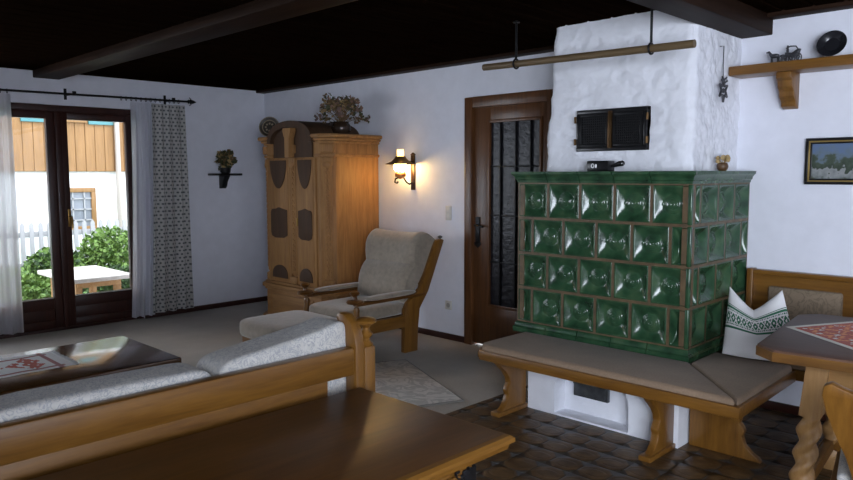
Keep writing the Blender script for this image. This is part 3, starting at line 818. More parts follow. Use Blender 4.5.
g = G().box(-1.555, -1.455, 4.59, 4.62, ZS + .034, ZS + .042, .003).prism([(-1.53, ZS + .04), (-1.46, ZS + .04), (-1.448, ZS + .075), (-1.47, ZS + .07), (-1.49, ZS + .055), (-1.53, ZS + .06)], 'xz', 4.588, 4.622, .003)
g.tube([(-1.46, 4.605, ZS + .07), (-1.475, 4.605, ZS + .092), (-1.505, 4.605, ZS + .095), (-1.53, 4.605, ZS + .085)], .004, 6)
part('carriage_body', g, PEW, ca)
g = G().cushion(-1.62, -1.565, 4.592, 4.618, ZS + .035, ZS + .062, .8, .9, 14)
g.tube([(-1.612, 4.605, ZS + .052), (-1.628, 4.605, ZS + .075), (-1.640, 4.605, ZS + .070)], [.010, .007, .005], 8)
for xx in (-1.61, -1.575):
    for yy in (4.597, 4.613): g.tube([(xx, yy, ZS + .04), (xx + .003, yy, ZS + .02), (xx, yy, ZS)], .004, 6)
part('horse', g, PEW, ca)
g = G().cushion(-1.528, -1.512, 4.597, 4.613, ZS + .055, ZS + .088, .9, .9, 10).cushion(-1.526, -1.514, 4.599, 4.611, ZS + .088, ZS + .102, 1, 1, 10)
part('driver', g, PEW, ca)
MP = Matrix.Translation((-1.278, 4.63, 2.152)) @ Matrix.Rotation(math.radians(-75), 4, 'X').inverted() @ Matrix.Translation((0, .075, 0))
MP = Matrix.Translation((-1.278, 4.575, 2.154)) @ Matrix.Rotation(math.radians(72), 4, 'X') @ Matrix.Translation((0, .076, 0))
pt = G().lathe([(0, .0), (.038, .0), (.045, .006), (.078, .018), (.078, .021), (.044, .010), (.038, .005), (0, .005)], (0, 0, 0), 36, M=MP)
solo('black_plate', pt, plain('black_glazed_ceramic', (.014, .014, .017), .25), 'round black plate standing tilted on the wall shelf', 'plate')
pa = root('landscape_painting', 'framed landscape painting of trees and water hanging on the right wall', 'painting', (-1.15, YB - .01, 1.43))
px0, px1, pz0, pz1 = -1.422, -.87, 1.430, 1.705
def frame(g, a, b, c, d, w, ya, yb, bev=.002):
    g.box(a, b, ya, yb, d - w, d, bev).box(a, b, ya, yb, c, c + w, bev).box(a, a + w, ya, yb, c + w, d - w, bev).box(b - w, b, ya, yb, c + w, d - w, bev); return g
part('frame', frame(G(), px0, px1, pz0, pz1, .016, YB - .028, YB - .004), M_BLACK, pa)
part('gold_slip', frame(G(), px0 + .015, px1 - .015, pz0 + .015, pz1 - .015, .011, YB - .022, YB - .004), M_GOLD, pa)
part('inner_frame', frame(G(), px0 + .025, px1 - .025, pz0 + .025, pz1 - .025, .010, YB - .024, YB - .004), M_BLACK, pa)
part('canvas', G().box(px0 + .03, px1 - .03, YB - .014, YB - .008, pz0 + .03, pz1 - .03), landscape(), pa)

# ------------------------------------------------------------------ wardrobe
wr = root('carved_wardrobe', 'carved pine wardrobe with arched cornice standing in the corner', 'wardrobe', (-5.86, 4.38, 0))
PZ = wood('pine', 'z', .65); PX = wood('pine', 'x', .65); SZ = wood('stain', 'z', .75)
fy = 4.065; wx0, wx1 = -6.375, -5.29; c = .105
def foot(off=0.0, cc=c):
    return [(wx0 - off + cc, fy - off), (wx1 + off - cc, fy - off), (wx1 + off, fy - off + cc), (wx1 + off, 4.70), (wx0 - off, 4.70), (wx0 - off, fy - off + cc)]
part('carcass', G().prism(foot(), 'xy', .0, 1.86, .004), PZ, wr)
part('base_drawer', G().prism(foot(.02), 'xy', .03, .34, .006).box(wx0 + .2, wx1 - .2, fy - .035, fy - .018, .10, .30, .008), PX, wr)
part('base_moulding', G().prism(foot(.055), 'xy', .0, .075, .012).prism(foot(.055), 'xy', .36, .40, .012).prism(foot(.035), 'xy', .335, .36, .008).prism(foot(.03), 'xy', .40, .425, .008), PX, wr)
ac = (wx0 + wx1) / 2 + .03; hw = .345
def side_foot(off, left):
    if left: return [(wx0 - off + c, fy - off), (ac - hw + .01, fy - off), (ac - hw + .01, 4.70), (wx0 - off, 4.70), (wx0 - off, fy - off + c)]
    return [(ac + hw - .01, fy - off), (wx1 + off - c, fy - off), (wx1 + off, fy - off + c), (wx1 + off, 4.70), (ac + hw - .01, 4.70)]
for lf_ in (True, False):
    g = G()
    for (off, za, zb, bv) in ((.02, 1.66, 1.69, .008), (.022, 1.785, 1.81, .008), (.042, 1.81, 1.835, .01), (.065, 1.835, 1.872, .012)):
        g.prism(side_foot(off, lf_), 'xy', za, zb, bv)
    part('cornice', g, PX, wr)
# arched pediment in the middle
def archpts(r0, n=24, zb=1.80):
    return [(ac + (hw + r0) * cos(PI * i / n), zb + (.19 + r0) * max(0, sin(PI * i / n)) ** .75) for i in range(n + 1)]
o1, i1 = archpts(.02), archpts(-.04)
g = G()
for i in range(24):
    g.prism([i1[i], o1[i], o1[i + 1], i1[i + 1]], 'xz', fy - .065, 4.60)
part('arch_moulding', g, SZ, wr)
part('arch_panel', G().prism(archpts(-.03) + [(ac - hw + .03, 1.66), (ac + hw - .03, 1.66)], 'xz', fy - .02, 4.55), SZ, wr)
part('arch_keystone', G().prism([(ac - .035, 1.66), (ac + .035, 1.66), (ac + .035, 1.84), (ac + .065, 1.91), (ac + .065, 1.94), (ac - .065, 1.94), (ac - .065, 1.91), (ac - .035, 1.84)], 'xz', fy - .085, fy + .02, .005), PZ, wr)
# doors with shaped darker panels
mid = ac
for s in (-1, 1):
    a, b = (wx0 + .155, mid - .05) if s < 0 else (mid + .05, wx1 - .155)
    d = part('door', G().box(a, b, fy - .018, fy + .005, .435, 1.65, .005).box(a + .03, b - .03, fy - .024, fy - .016, .47, 1.64, .006), PZ, wr)
    cx = (a + b) / 2; w = (b - a) / 2 - .045
    lens = [(cx - w, .90), (cx - w * .6, .875), (cx + w * .5, .87), (cx + w * .9, .89), (cx + w, .93), (cx + w, 1.12), (cx + w * .85, 1.155), (cx + w * .4, 1.16), (cx, 1.175), (cx - w * .5, 1.16), (cx - w, 1.15)]
    if s < 0: lens = [(2 * cx - p[0], p[1]) for p in lens][::-1]
    part('door_panel', G().prism(lens, 'xz', fy - .034, fy - .02, .005), SZ, d, label='darker shaped panel')
    lo = [(cx + w * cos(t) * .95, .47 + .13 * max(0, sin(t)) ** .7) for t in [PI * i / 12 for i in range(13)]]
    part('door_panel', G().prism(lo, 'xz', fy - .033, fy - .02, .004), SZ, d, label='darker shaped panel')
    up = [(cx - w, 1.635), (cx + w, 1.635)] + [(cx + w * cos(t), 1.60 - .24 * max(0, sin(t)) ** 1.3) for t in [PI * i / 12 for i in range(13)]]
    part('door_panel', G().prism(up, 'xz', fy - .033, fy - .02, .004), SZ, d, label='darker shaped panel')
part('keyhole_plate', G().box(mid + .062, mid + .082, fy - .034, fy - .02, 1.0, 1.08, .004), M_BRASS, wr)
def carved(g, cx, z0, z1, M):
    g.box(-.042, .042, -.016, .01, z0, z1, .005, M=M)
    n = int((z1 - z0) / .055); rr = random.Random(int(cx * 1000))
    for i in range(n):
        z = z0 + .05 + i * (z1 - z0 - .1) / max(1, n - 1)
        for s in (-1, 1):
            g.cushion(s * .014 - .013, s * .014 + .013, -.028, -.010, z - .02, z + .02, .9, .9, 8, M=M)
        g.cushion(-.008, .008, -.032, -.012, z + .012, z + .034, 1, 1, 8, M=M)
def pil(cx, cy, rz):
    M = Matrix.Translation((cx, cy, 0)) @ Matrix.Rotation(rz, 4, 'Z')
    g = G(); carved(g, cx, .52, 1.60, M)
    g.box(-.055, .055, -.03, .01, .43, .50, .006, M=M).box(-.05, .05, -.028, .01, 1.58, 1.655, .006, M=M)
    g.box(-.06, .06, -.045, .01, 1.70, 1.78, .008, M=M).cushion(-.04, .04, -.04, -.01, 1.56, 1.62, .8, .8, 12, M=M)
    return g
part('carved_pilaster', pil(mid, fy - .004, 0), PZ, wr)
part('carved_pilaster', pil(wx1 - c / 2, fy + c / 2, math.radians(45)), PZ, wr)
part('carved_pilaster', pil(wx0 + c / 2, fy + c / 2, math.radians(-45)), PZ, wr)

# plate and flowers on the wardrobe
MPl = Matrix.Translation((-6.30, 4.12, 1.874)) @ Matrix.Rotation(math.radians(42), 4, 'Z') @ Matrix.Rotation(math.radians(78), 4, 'X') @ Matrix.Translation((0, .105, 0))
wp = root('decorated_plate', 'dark round plate with a carved rim propped on the wardrobe beside its arch', 'plate', (-6.30, 4.12, 1.872))
part('plate_body', G().lathe([(0, 0), (.06, 0), (.07, .008), (.105, .018), (.105, .023), (.07, .014), (.062, .006), (0, .006)], n=36, M=MPl), plain('dark_pewter', (.035, .026, .018), .5), wp)
g = G().lathe([(.098, .022), (.101, .028), (.105, .024)], n=36, M=MPl, cap=False).lathe([(.066, .012), (.070, .019), (.075, .015)], n=36, M=MPl, cap=False)
for i in range(8):
    a = 2 * PI * i / 8; g.cushion(.038 * cos(a) - .011, .038 * cos(a) + .011, .038 * sin(a) - .011, .038 * sin(a) + .011, .004, .014, 1, 1, 8, M=MPl)
part('relief', g, plain('worn_pewter', (.30, .24, .16), .5), wp)
part('stand', G().tube([(-6.315, 4.14, 1.876), (-6.35, 4.18, 1.878), (-6.320, 4.145, 1.96)], .006, 8), M_IRON, wp)
va = root('dried_flower_vase', 'dark pot with a broad bunch of dried flowers on top of the wardrobe', 'vase', (-5.44, 4.36, 1.872))
part('pot', G().lathe([(.062, 0), (.085, .025), (.095, .06), (.088, .095), (.072, .115), (.078, .125), (.07, .125), (.06, .10)], (-5.44, 4.36, 1.872), 28).tube([(-5.53, 4.33, 1.95), (-5.565, 4.32, 1.96), (-5.56, 4.32, 2.0), (-5.515, 4.335, 1.99)], .008, 8), M_POT, va)
g = G(); rr = random.Random(11)
for i in range(46):
    a = rr.uniform(0, 2 * PI); e = rr.uniform(.15, 1.35); L = rr.uniform(.17, .27)
    p = Vector((-5.44 + L * cos(e) * cos(a) * 1.1, 4.36 + L * cos(e) * sin(a), 1.985 + L * sin(e) * .98))
    g.tube([(-5.44, 4.36, 1.96), ((p.x - 5.44) / 2, (p.y + 4.36) / 2, (p.z + 2.0) / 2 + .01), tuple(p)], .0022, 5, mi=1)
    g.leaves(p, (.038, .038, .034), 15, .042, rr, mis=rr.choice([(0, 1), (1, 3), (2, 1), (4, 2), (4, 0)]), shell=.1)
part('flowers', g, M_LEAF, va)

# ------------------------------------------------------------------ wall lamp
wl = root('wall_lamp', 'lit brass lantern lamp with a flared shade on the wall beside the wardrobe', 'lamp', (-4.83, YB - .1, 1.35))
lx, ly = -4.845, 4.575
g = G().box(-4.835, -4.785, YB - .018, YB - .002, 1.35, 1.675, .006).prism([(-4.845, 1.675), (-4.81, 1.70), (-4.775, 1.675)], 'xz', YB - .018, YB - .002, .003)
part('wall_plate', g, wood('dark', 'z', .4), wl)
g = G().tube([(-4.81, YB - .015, 1.42), (-4.815, 4.66, 1.405), (-4.825, 4.63, 1.425), (-4.835, 4.60, 1.47), (-4.845, 4.57, 1.475), (-4.865, 4.53, 1.455), (-4.865, 4.52, 1.425), (-4.855, 4.54, 1.415), (-4.85, 4.55, 1.43)], .0075, 8)
part('arm', g, M_IRON, wl)
part('shade_arm', G().tube([(-4.81, YB - .015, 1.61), (-4.82, 4.66, 1.615), (-4.835, 4.60, 1.605)], .006, 8), M_IRON, wl)
part('burner', G().lathe([(.012, 1.455), (.022, 1.465), (.05, 1.475), (.052, 1.50), (.04, 1.515), (.035, 1.522)], (lx, ly, 0), 20), plain('copper', (.40, .16, .05), .35, .8), wl)
part('globe', G().lathe([(.033, 1.522), (.055, 1.535), (.064, 1.56), (.058, 1.585), (.038, 1.602)], (lx, ly, 0), 20), emit('lit_lamp_globe', (1.0, .62, .20), 70.0), wl)
part('shade', G().lathe([(.140, 1.588), (.137, 1.593), (.085, 1.615), (.055, 1.645), (.045, 1.662), (.042, 1.662), (.052, 1.642), (.082, 1.611), (.136, 1.587), (.140, 1.588)], (lx, ly, 0), 28, cap=False), plain('brass_shade', (.20, .115, .035), .4, .8), wl)
part('chimney', G().lathe([(.028, 1.60), (.030, 1.64), (.033, 1.70), (.031, 1.725), (.028, 1.725)], (lx, ly, 0), 16), emit('lit_lamp_chimney', (1.0, .60, .16), 4.0), wl)

# switch, socket
def plate(name, z, label, cat, rocker):
    o = root(name, label, cat, (-4.362, YB - .006, z))
    part('cover_plate', G().box(-4.402, -4.322, YB - .010, YB - .001, z - .04, z + .04, .004) if not rocker else G().box(-4.397, -4.327, YB - .010, YB - .001, z - .065, z + .065, .004), M_SWITCH, o)
    if rocker:
        for dz in (-.032, .032): part('rocker', G().box(-4.387, -4.337, YB - .015, YB - .009, z + dz - .027, z + dz + .027, .003), M_SWITCH, o)
    else:
        part('socket_well', G().lathe([(.022, .002), (.021, -.002), (.0, -.003)], n=20, M=Matrix.Translation((-4.362, YB - .011, z)) @ Matrix.Rotation(PI / 2, 4, 'X')), plain('dim_plastic', (.35, .34, .31), .5), o)
plate('light_switch', 1.15, 'cream double light switch on the wall beside the brown door', 'switch', True)
plate('power_socket', .315, 'cream power socket low on the wall beside the armchair', 'socket', False)

# ------------------------------------------------------------------ planter bracket on left wall
bs = root('wall_bracket_shelf', 'small black bracket shelf on the left wall between curtain and wardrobe', 'shelf', (-7.2, 4.135, 1.35))
part('shelf_board', G().box(XW + .002, -7.14, 3.965, 4.305, 1.488, 1.512, .004), M_BLACK, bs)
part('support', G().prism([(XW + .002, 1.488), (-7.16, 1.488), (-7.19, 1.45), (-7.215, 1.42), (-7.23, 1.375), (-7.26, 1.345), (XW + .002, 1.345)], 'yz' if False else 'xz', 4.10, 4.165, .004), M_BLACK, bs)
pp = root('potted_plant', 'small bushy plant in a dark pot on the black bracket shelf', 'plant', (-7.21, 4.135, 1.512))
part('pot', G().lathe([(.042, 0), (.055, .012), (.062, .05), (.066, .065), (.058, .065), (.052, .05)], (-7.215, 4.135, 1.512), 20), M_BLACK, pp)
g = G(); rr = random.Random(5)
g.leaves((-7.215, 4.135, 1.655), (.07, .105, .095), 260, .055, rr, mis=(0, 0, 1, 3), shell=.1)
for i in range(10): g.tube([(-7.215, 4.135, 1.56), (-7.215 + rr.uniform(-.04, .04), 4.135 + rr.uniform(-.07, .07), 1.68)], .002, 5)
part('foliage', g, M_LEAF, pp)

# ------------------------------------------------------------------ curtains
rod = root('curtain_rod', 'black iron curtain rod with a pointed finial above the terrace door', 'curtain rod', (-7.2, 2.4, 2.25))
RX = -7.19
part('rod', G().tube([(RX, .9, 2.243), (RX, 3.72, 2.268)], .010, 10), M_IRON, rod)
g = G().lathe([(.010, 0), (.022, .012), (.010, .024), (.024, .04), (.018, .065), (.002, .10)], n=14, M=Matrix.Translation((RX, 3.70, 2.268)) @ Matrix.Rotation(-PI / 2, 4, 'X'))
for s in (-1, 1): g.tube([(RX, 3.715, 2.268), (RX, 3.74, 2.268 + s * .03), (RX, 3.72, 2.268 + s * .042)], .005, 6)
part('finial', g, M_IRON, rod)
for yy in (1.2, 2.515, 3.50):
    zz = 2.243 + .025 * (yy - .9) / 2.8
    part('bracket', G().box(XW + .001, XW + .010, yy - .013, yy + .013, zz - .045, zz + .06, .003).tube([(XW + .005, yy, zz), (RX, yy, zz - .005)], .008, 8).box(RX - .01, RX + .012, yy + .03, yy + .06, zz + .005, zz + .03, .003), M_IRON, rod)
for yy in [1.55 + .055 * i for i in range(9)] + [3.0 + .05 * i for i in range(13)]:
    zz = 2.243 + .025 * (yy - .9) / 2.8
    part('ring', G().tube([(RX + .017 * cos(a), yy, zz - .008 + .020 * sin(a)) for a in [2 * PI * i / 12 for i in range(13)]], .0028, 5), M_IRON, rod)

def curtain(y0t, y1t, y0b, y1b, zb, folds, amp, name, mat, label, seed, dx=0.0, hook=.0):
    rr = random.Random(seed); ph = [rr.uniform(0, 6.28) for _ in range(4)]
    def fn(a, b):
        z = 2.222 + (zb - 2.222) * b
        ya = y0t + (y0b - y0t) * b ** 1.6; yb = y1t + (y1b - y1t) * b ** 1.6
        y = ya + (yb - ya) * (a + .012 * sin(a * folds * 6.28 * .5 + ph[1]))
        k = .35 + .65 * min(1, b * 2.5)
        x = RX + dx + k * amp * (sin(a * folds * 2 * PI + ph[0] + .5 * sin(b * 3 + ph[2])) + .35 * sin(a * folds * 4.7 * PI + ph[3] + b))
        return Vector((x, y, z - (.012 * abs(sin(a * 9)) * (b > .98))))
    g = G().sheet(fn, 110, 40)
    return solo(name, g, mat, label, 'curtain', ang=180)
curtain(1.36, 2.02, 1.36, 2.02, .07, 6, .022, 'sheer_curtain', M_SHEER, 'sheer white curtain at the left edge of the terrace door', 1)
curtain(3.09, 3.315, 3.02, 3.26, .055, 3, .022, 'sheer_curtain', M_SHEER, 'sheer white curtain hanging beside the dotted grey curtain', 2)
curtain(3.30, 3.66, 3.23, 3.68, .075, 4, .020, 'patterned_curtain', M_DOT, 'grey dotted curtain hanging at the right of the terrace door', 3, dx=.012)

# ------------------------------------------------------------------ armchair and footstool
ac_ = root('armchair', 'taupe upholstered armchair with oak arms standing in front of the wardrobe', 'armchair', (-4.64, 4.05, 0))
OZ = wood('oak', 'z', .35); OY = wood('oak', 'y', .35)
DKY = wood('chest', 'y', .3)
for xx in (-4.955, -4.30):
    pr = [(4.075, 0), (4.225, 0), (4.235, .20), (4.255, .36), (4.36, .50), (4.545, .90), (4.555, .925), (4.52, .935), (4.475, .925), (4.44, .87), (4.27, .53), (4.12, .42), (4.085, .36)]
    bp = part('back_leg', G().prism(pr, 'yz', xx - .025, xx + .025, .006), OZ, ac_)
    part('finial', G().lathe([(.008, 0), (.008, .015), (.022, .022), (.022, .03), (.010, .036), (.002, .04)], (xx, 4.53, .925), 14), M_BLACK, ac_)
    fl_ = G().lathe([(.026, 0), (.03, .02), (.024, .05), (.032, .10), (.034, .20), (.026, .24), (.034, .27), (.024, .30), (.030, .36), (.022, .40), (.028, .43), (.020, .455)], (xx, 3.575, 0), 18)
    part('front_leg', fl_, OZ, ac_)
    part('arm', G().box(xx - .028, xx + .028, 3.56, 4.32, .462, .49, .008), DKY, ac_)
    kn = G().lathe([(.03, .0), (.066, .006), (.070, .016), (.064, .026), (.022, .036), (.016, .058), (.034, .074), (.042, .086), (.032, .098), (.004, .104)], (xx, 3.56, .484), 20)
    part('arm_knob', kn, DKY, ac_)
    part('arm_pad', G().cushion(xx - .04, xx + .04, 3.66, 4.22, .488, .528, .5, .7, 20), M_VELVET, ac_)
    part('side_rail', G().box(xx - .018, xx + .018, 3.58, 4.10, .22, .32, .006), OY, ac_)
part('front_rail', G().box(-4.95, -4.30, 3.56, 3.595, .22, .31, .006), OAK, ac_)
part('rear_rail', G().box(-4.95, -4.30, 4.10, 4.14, .22, .31, .006), OAK, ac_)
part('seat_cushion', G().cushion(-4.925, -4.33, 3.52, 4.20, .30, .43, .3, .5, 32), M_VELVET, ac_)
# lean-back cushion with lumbar roll and winged head
def back_fn(a, b):
    return None
g = G()
def bc(a, b):
    # closed section swept along x: a around the section, b across width
    u = 2 * b - 1
    ang_ = 2 * PI * a
    t = .5 - .5 * cos(ang_)               # 0 bottom .. 1 top
    front = sin(ang_) > 0
    base = Vector((0, 4.145 + .345 * t, .40 + .53 * t))
    nrm = Vector((0, -.53, .345)).normalized()
    edge = max(0, 1 - abs(u) ** 6) ** .5
    wing = (.055 * abs(u) ** 3) * max(0, min(1, (t - .50) * 5))
    if front:
        th = (.108 + .10 * t) * (sin(ang_) ** .42)
        th += .022 * math.exp(-((t - .28) / .14) ** 2) + .030 * math.exp(-((t - .80) / .18) ** 2) - .022 * math.exp(-((t - .50) / .05) ** 2)
        th = (th + wing) * (.72 + .28 * edge)
    else:
        th = -.02 * (abs(sin(ang_)) ** .5)
    w = .315 * (1 - .04 * max(0, (.55 - t)) * 2) 
    p = base + nrm * th
    return Vector((-4.628 + u * w * (1 if t < .97 else .985), p.y, p.z))
g.sheet(bc, 64, 32)
# end caps
for b_ in (0, 1):
    ring = [bc(i / 64, b_) for i in range(64)]; g.add(ring, [tuple(range(64)) if b_ else tuple(range(64))[::-1]])
part('back_cushion', g, M_VELVET, ac_, ang=50)
part('top_rail', G().box(-4.93, -4.325, 4.49, 4.525, .83, .90, .006).box(-4.93, -4.325, 4.30, 4.33, .55, .60, .006), OAK, ac_)
fs_ = root('footstool', 'low taupe upholstered footstool with oak legs in front of the armchair', 'footstool', (-4.64, 3.2, 0))
part('frame', G().box(-4.93, -4.34, 2.93, 3.48, .17, .235, .006), OAK, fs_)
for xx in (-4.895, -4.375):
    for yy in (2.965, 3.445): part('leg', G().box(xx - .028, xx + .028, yy - .028, yy + .028, 0, .20, .005), OZ, fs_)
part('cushion', G().cushion(-4.965, -4.31, 2.885, 3.505, .225, .385, .28, .42, 36), M_VELVET, fs_)

# ------------------------------------------------------------------ rug, coffee table
rg = root('area_rug', 'pale patterned rug lying askew on the grey carpet between armchair and bench', 'rug', (-3.9, 3.2, 0), 0)
U1 = Vector((-.915, .405, 0)); U2 = Vector((-.405, -.915, 0)); C0 = Vector((-3.075, 3.462, 0))
pts = [C0, C0 + U1 * 1.12, C0 + U1 * 1.12 + U2 * .62, C0 + U2 * .62]
part('rug_pile', G().prism([(p.x, p.y) for p in pts], 'xy', .0, .010, .003), M_RUG, rg)
bw = .03
q = [C0 + U1 * bw + U2 * bw, C0 + U1 * (1.12 - bw) + U2 * bw, C0 + U1 * (1.12 - bw) + U2 * (.62 - bw), C0 + U1 * bw + U2 * (.62 - bw)]
g = G()
for i in range(4):
    g.tube([tuple(pts[i] + Vector((0, 0, .007))), tuple(pts[(i + 1) % 4] + Vector((0, 0, .007)))], .006, 6)
part('rug_binding', g, fabric('rug_edge', (.22, .205, .185), .1), rg)

ct = root('coffee_table', 'dark oak coffee table between the sofa and the terrace door', 'table', (-4.04, 1.1, 0))
part('tabletop', G().box(-4.425, -3.655, .45, 1.80, .465, .505, .010), wood('chest', 'y', .18, .4), ct)
part('apron', G().box(-4.36, -3.72, .52, 1.73, .37, .465, .006), wood('chest', 'y', .4), ct)
for xx in (-4.35, -3.73):
    for yy in (.53, 1.72): part('leg', G().lathe([(.03, 0), (.036, .03), (.026, .07), (.038, .14), (.04, .24), (.028, .29), (.036, .33), (.04, .37)], (xx, yy, 0), 18), OZ, ct)
def run_pick(a, b):
    x_ = a; e = min(b, 1 - b)
    if a > .955: return 0
    if .90 < a < .935 or .045 < a < .08: return 2
    if .10 < e < .15: return 2
    if e < .15: return 0
    d = abs((a * 3.2) % 1 - .5) * 1.5; q = abs(b - .5) * 2.2
    k = sin(a * 95) * sin(b * 26) + .6 * sin(a * 47 + 2)
    if d + q < .75 and k > -.35 and .15 < a < .86: return 1
    return 0
g = G().sheet(lambda a, b: Vector((-4.31 + b * .40, .58 + a * .755, .5065 + .0008 * sin(a * 30))), 150, 44, pick=run_pick)
tr = root('table_runner', 'white woven runner with red motif and borders on the coffee table', 'table runner', (-4.11, .96, .505))
part('runner_cloth', g, [M_WHITE, M_RED, M_ROSE], tr)
rr = random.Random(2)
for (ye, s) in ((1.335, 1), (.58, -1)):
    g = G()
    for i in range(34):
        x_ = -4.31 + .40 * (i + .5) / 34
        g.tube([(x_, ye, .507), (x_ + rr.uniform(-.004, .004), ye + s * rr.uniform(.016, .026), .5075)], .0035, 5)
    part('fringe', g, M_WHITE, tr)

# ------------------------------------------------------------------ sofa
so = root('sofa', 'pale leaf-patterned sofa with oak frame, seen from behind the wooden chest', 'sofa', (-2.5, .9, 0))
yR, yL = 1.715, -.30
part('back_rail', G().box(-2.125, -2.075, yL, yR, .735, .842, .010), OAKY, so)
part('lower_rail', G().box(-2.12, -2.08, yL, yR, .30, .42, .008), OAKY, so)
part('back_panel', G().box(-2.115, -2.095, yL, 1.60, .42, .738, .004), OAKY, so)
part('seat_frame', G().box(-2.92, -2.12, yL + .02, yR - .02, .20, .30, .008), OAKY, so)
for yy in (yR, yL - .0):
    s = 1 if yy == yR else -1
    pr = [(-2.155, 0), (-2.085, 0), (-2.07, .40), (-2.068, .84), (-2.078, .89), (-2.10, .935), (-2.14, .962), (-2.175, .965), (-2.195, .945), (-2.175, .925), (-2.15, .89), (-2.135, .84), (-2.135, .40)]
    part('end_post', G().prism(pr, 'xz', min(yy, yy + s * .045), max(yy, yy + s * .045), .008), OZ, so)
    yk = yy + s * .075
    kn = G().box(-2.125, -2.072, yk - .027, yk + .027, 0, .835, .006)
    kn.lathe([(.024, .83), (.030, .842), (.018, .853), (.014, .862), (.026, .875), (.028, .882), (.018, .893), (.014, .905), (.020, .915), (.040, .925), (.043, .934), (.034, .942), (.006, .947)], (-2.098, yk, 0), 22)
    part('turned_finial', kn, OZ, so)
    part('arm', G().box(-2.94, -2.12, yy + s * .005, yy + s * .055, .555, .60, .010), OAK, so)
    part('front_leg', G().lathe([(.03, 0), (.034, .05), (.026, .10), (.036, .2), (.036, .35), (.026, .42), (.034, .5), (.024, .555)], (-2.90, yy + s * .03, 0), 16), OZ, so)
ym = 1.165
for (a, b) in ((yL + .01, .42), (.43, ym), (ym + .01, yR + .02)):
    def sag(p, a=a, b=b):
        t = (p.y - (a + b) / 2) / ((b - a) / 2)
        up = max(0, p.z - .62) / .28
        rise = .045 * max(0, (p.y - 1.165) / .55) + .045 * max(0, (p.y - 1.165) / .55) ** 3 if b > 1.5 else 0
        return Vector((p.x - .10 * (p.z - .45) * -1 * .6, p.y, p.z + up * (rise - .006 * t * t) + .004 * sin(p.y * 11) * up))
    part('back_cushion', G().cushion(-2.335, -2.15, a, b, .42, .872, .14, .20, 72, fn=sag), M_SOFA, so)
    part('seat_cushion', G().cushion(-2.95, -2.22, a, b, .28, .45, .25, .4, 28), M_SOFA, so)

# ------------------------------------------------------------------ chest in the foreground
cs = root('wooden_chest', 'large polished oak chest with black iron fitting standing behind the sofa', 'chest', (-1.68, .8, 0))
CY = wood('chest', 'y', .38)
cx0, cx1, cy0, cy1 = -2.035, -1.31, -.25, 1.715
part('lid', G().box(cx0, cx1 - .025, cy0, cy1 - .012, .665, .70, .006), CY, cs)
g = G()
pr = [(0, .655), (.012, .655), (.016, .672), (.028, .678), (.028, .690), (.018, .6985), (0, .7)]
# moulding: front (x+), right end (y+)
bx = cx1 - .028; by = cy1 - .028
def mould(g, prof):
    k = len(prof)
    def run(P0, P1):
        vs = P0 + P1; fs = [(i, (i + 1) % k, k + (i + 1) % k, k + i) for i in range(k)] + [tuple(range(k))[::-1], tuple(range(k, 2 * k))]
        g.add(vs, fs)
    run([(bx + o_, cy0, z) for o_, z in prof], [(bx + o_, by + o_, z) for o_, z in prof])
    run([(bx + o_, by + o_, z) for o_, z in prof], [(cx0, by + o_, z) for o_, z in prof])
mould(g, pr)
part('lid_moulding', g, OAKY, cs)
part('body', G().box(cx0 + .03, cx1 - .055, cy0 + .05, cy1 - .125, .07, .665, .006), OAKY, cs)
part('front_panel', G().box(cx1 - .062, cx1 - .045, .95, 1.52, .14, .62, .008).box(cx1 - .062, cx1 - .045, .15, .85, .14, .62, .008), OAKY, cs)
part('plinth', G().box(cx0 + .015, cx1 - .035, cy0 + .03, cy1 - .105, 0, .08, .01), OAKY, cs)
xx = cx1 - .056; yc = cy1 - .128
g = G().box(xx - .002, xx + .006, yc - .055, yc + .004, .28, .625, .002).box(xx - .05, xx + .004, yc - .002, yc + .006, .28, .625, .002)
for i in range(7):
    z = .30 + i * .05
    g.cushion(xx, xx + .012, yc - .075 + .01 * (i % 2), yc - .045, z - .018, z + .018, 1, 1, 10)
    g.tube([(xx + .006, yc - .05, z), (xx + .007, yc - .085, z + .012), (xx + .007, yc - .09, z + .028), (xx + .006, yc - .075, z + .03)], .005, 6)
g.tube([(xx + .005, yc - .03, .625), (xx + .007, yc - .045, .645), (xx + .007, yc - .02, .648), (xx + .006, yc - .01, .63)], .006, 8)
part('corner_fitting', g, M_IRON, cs)

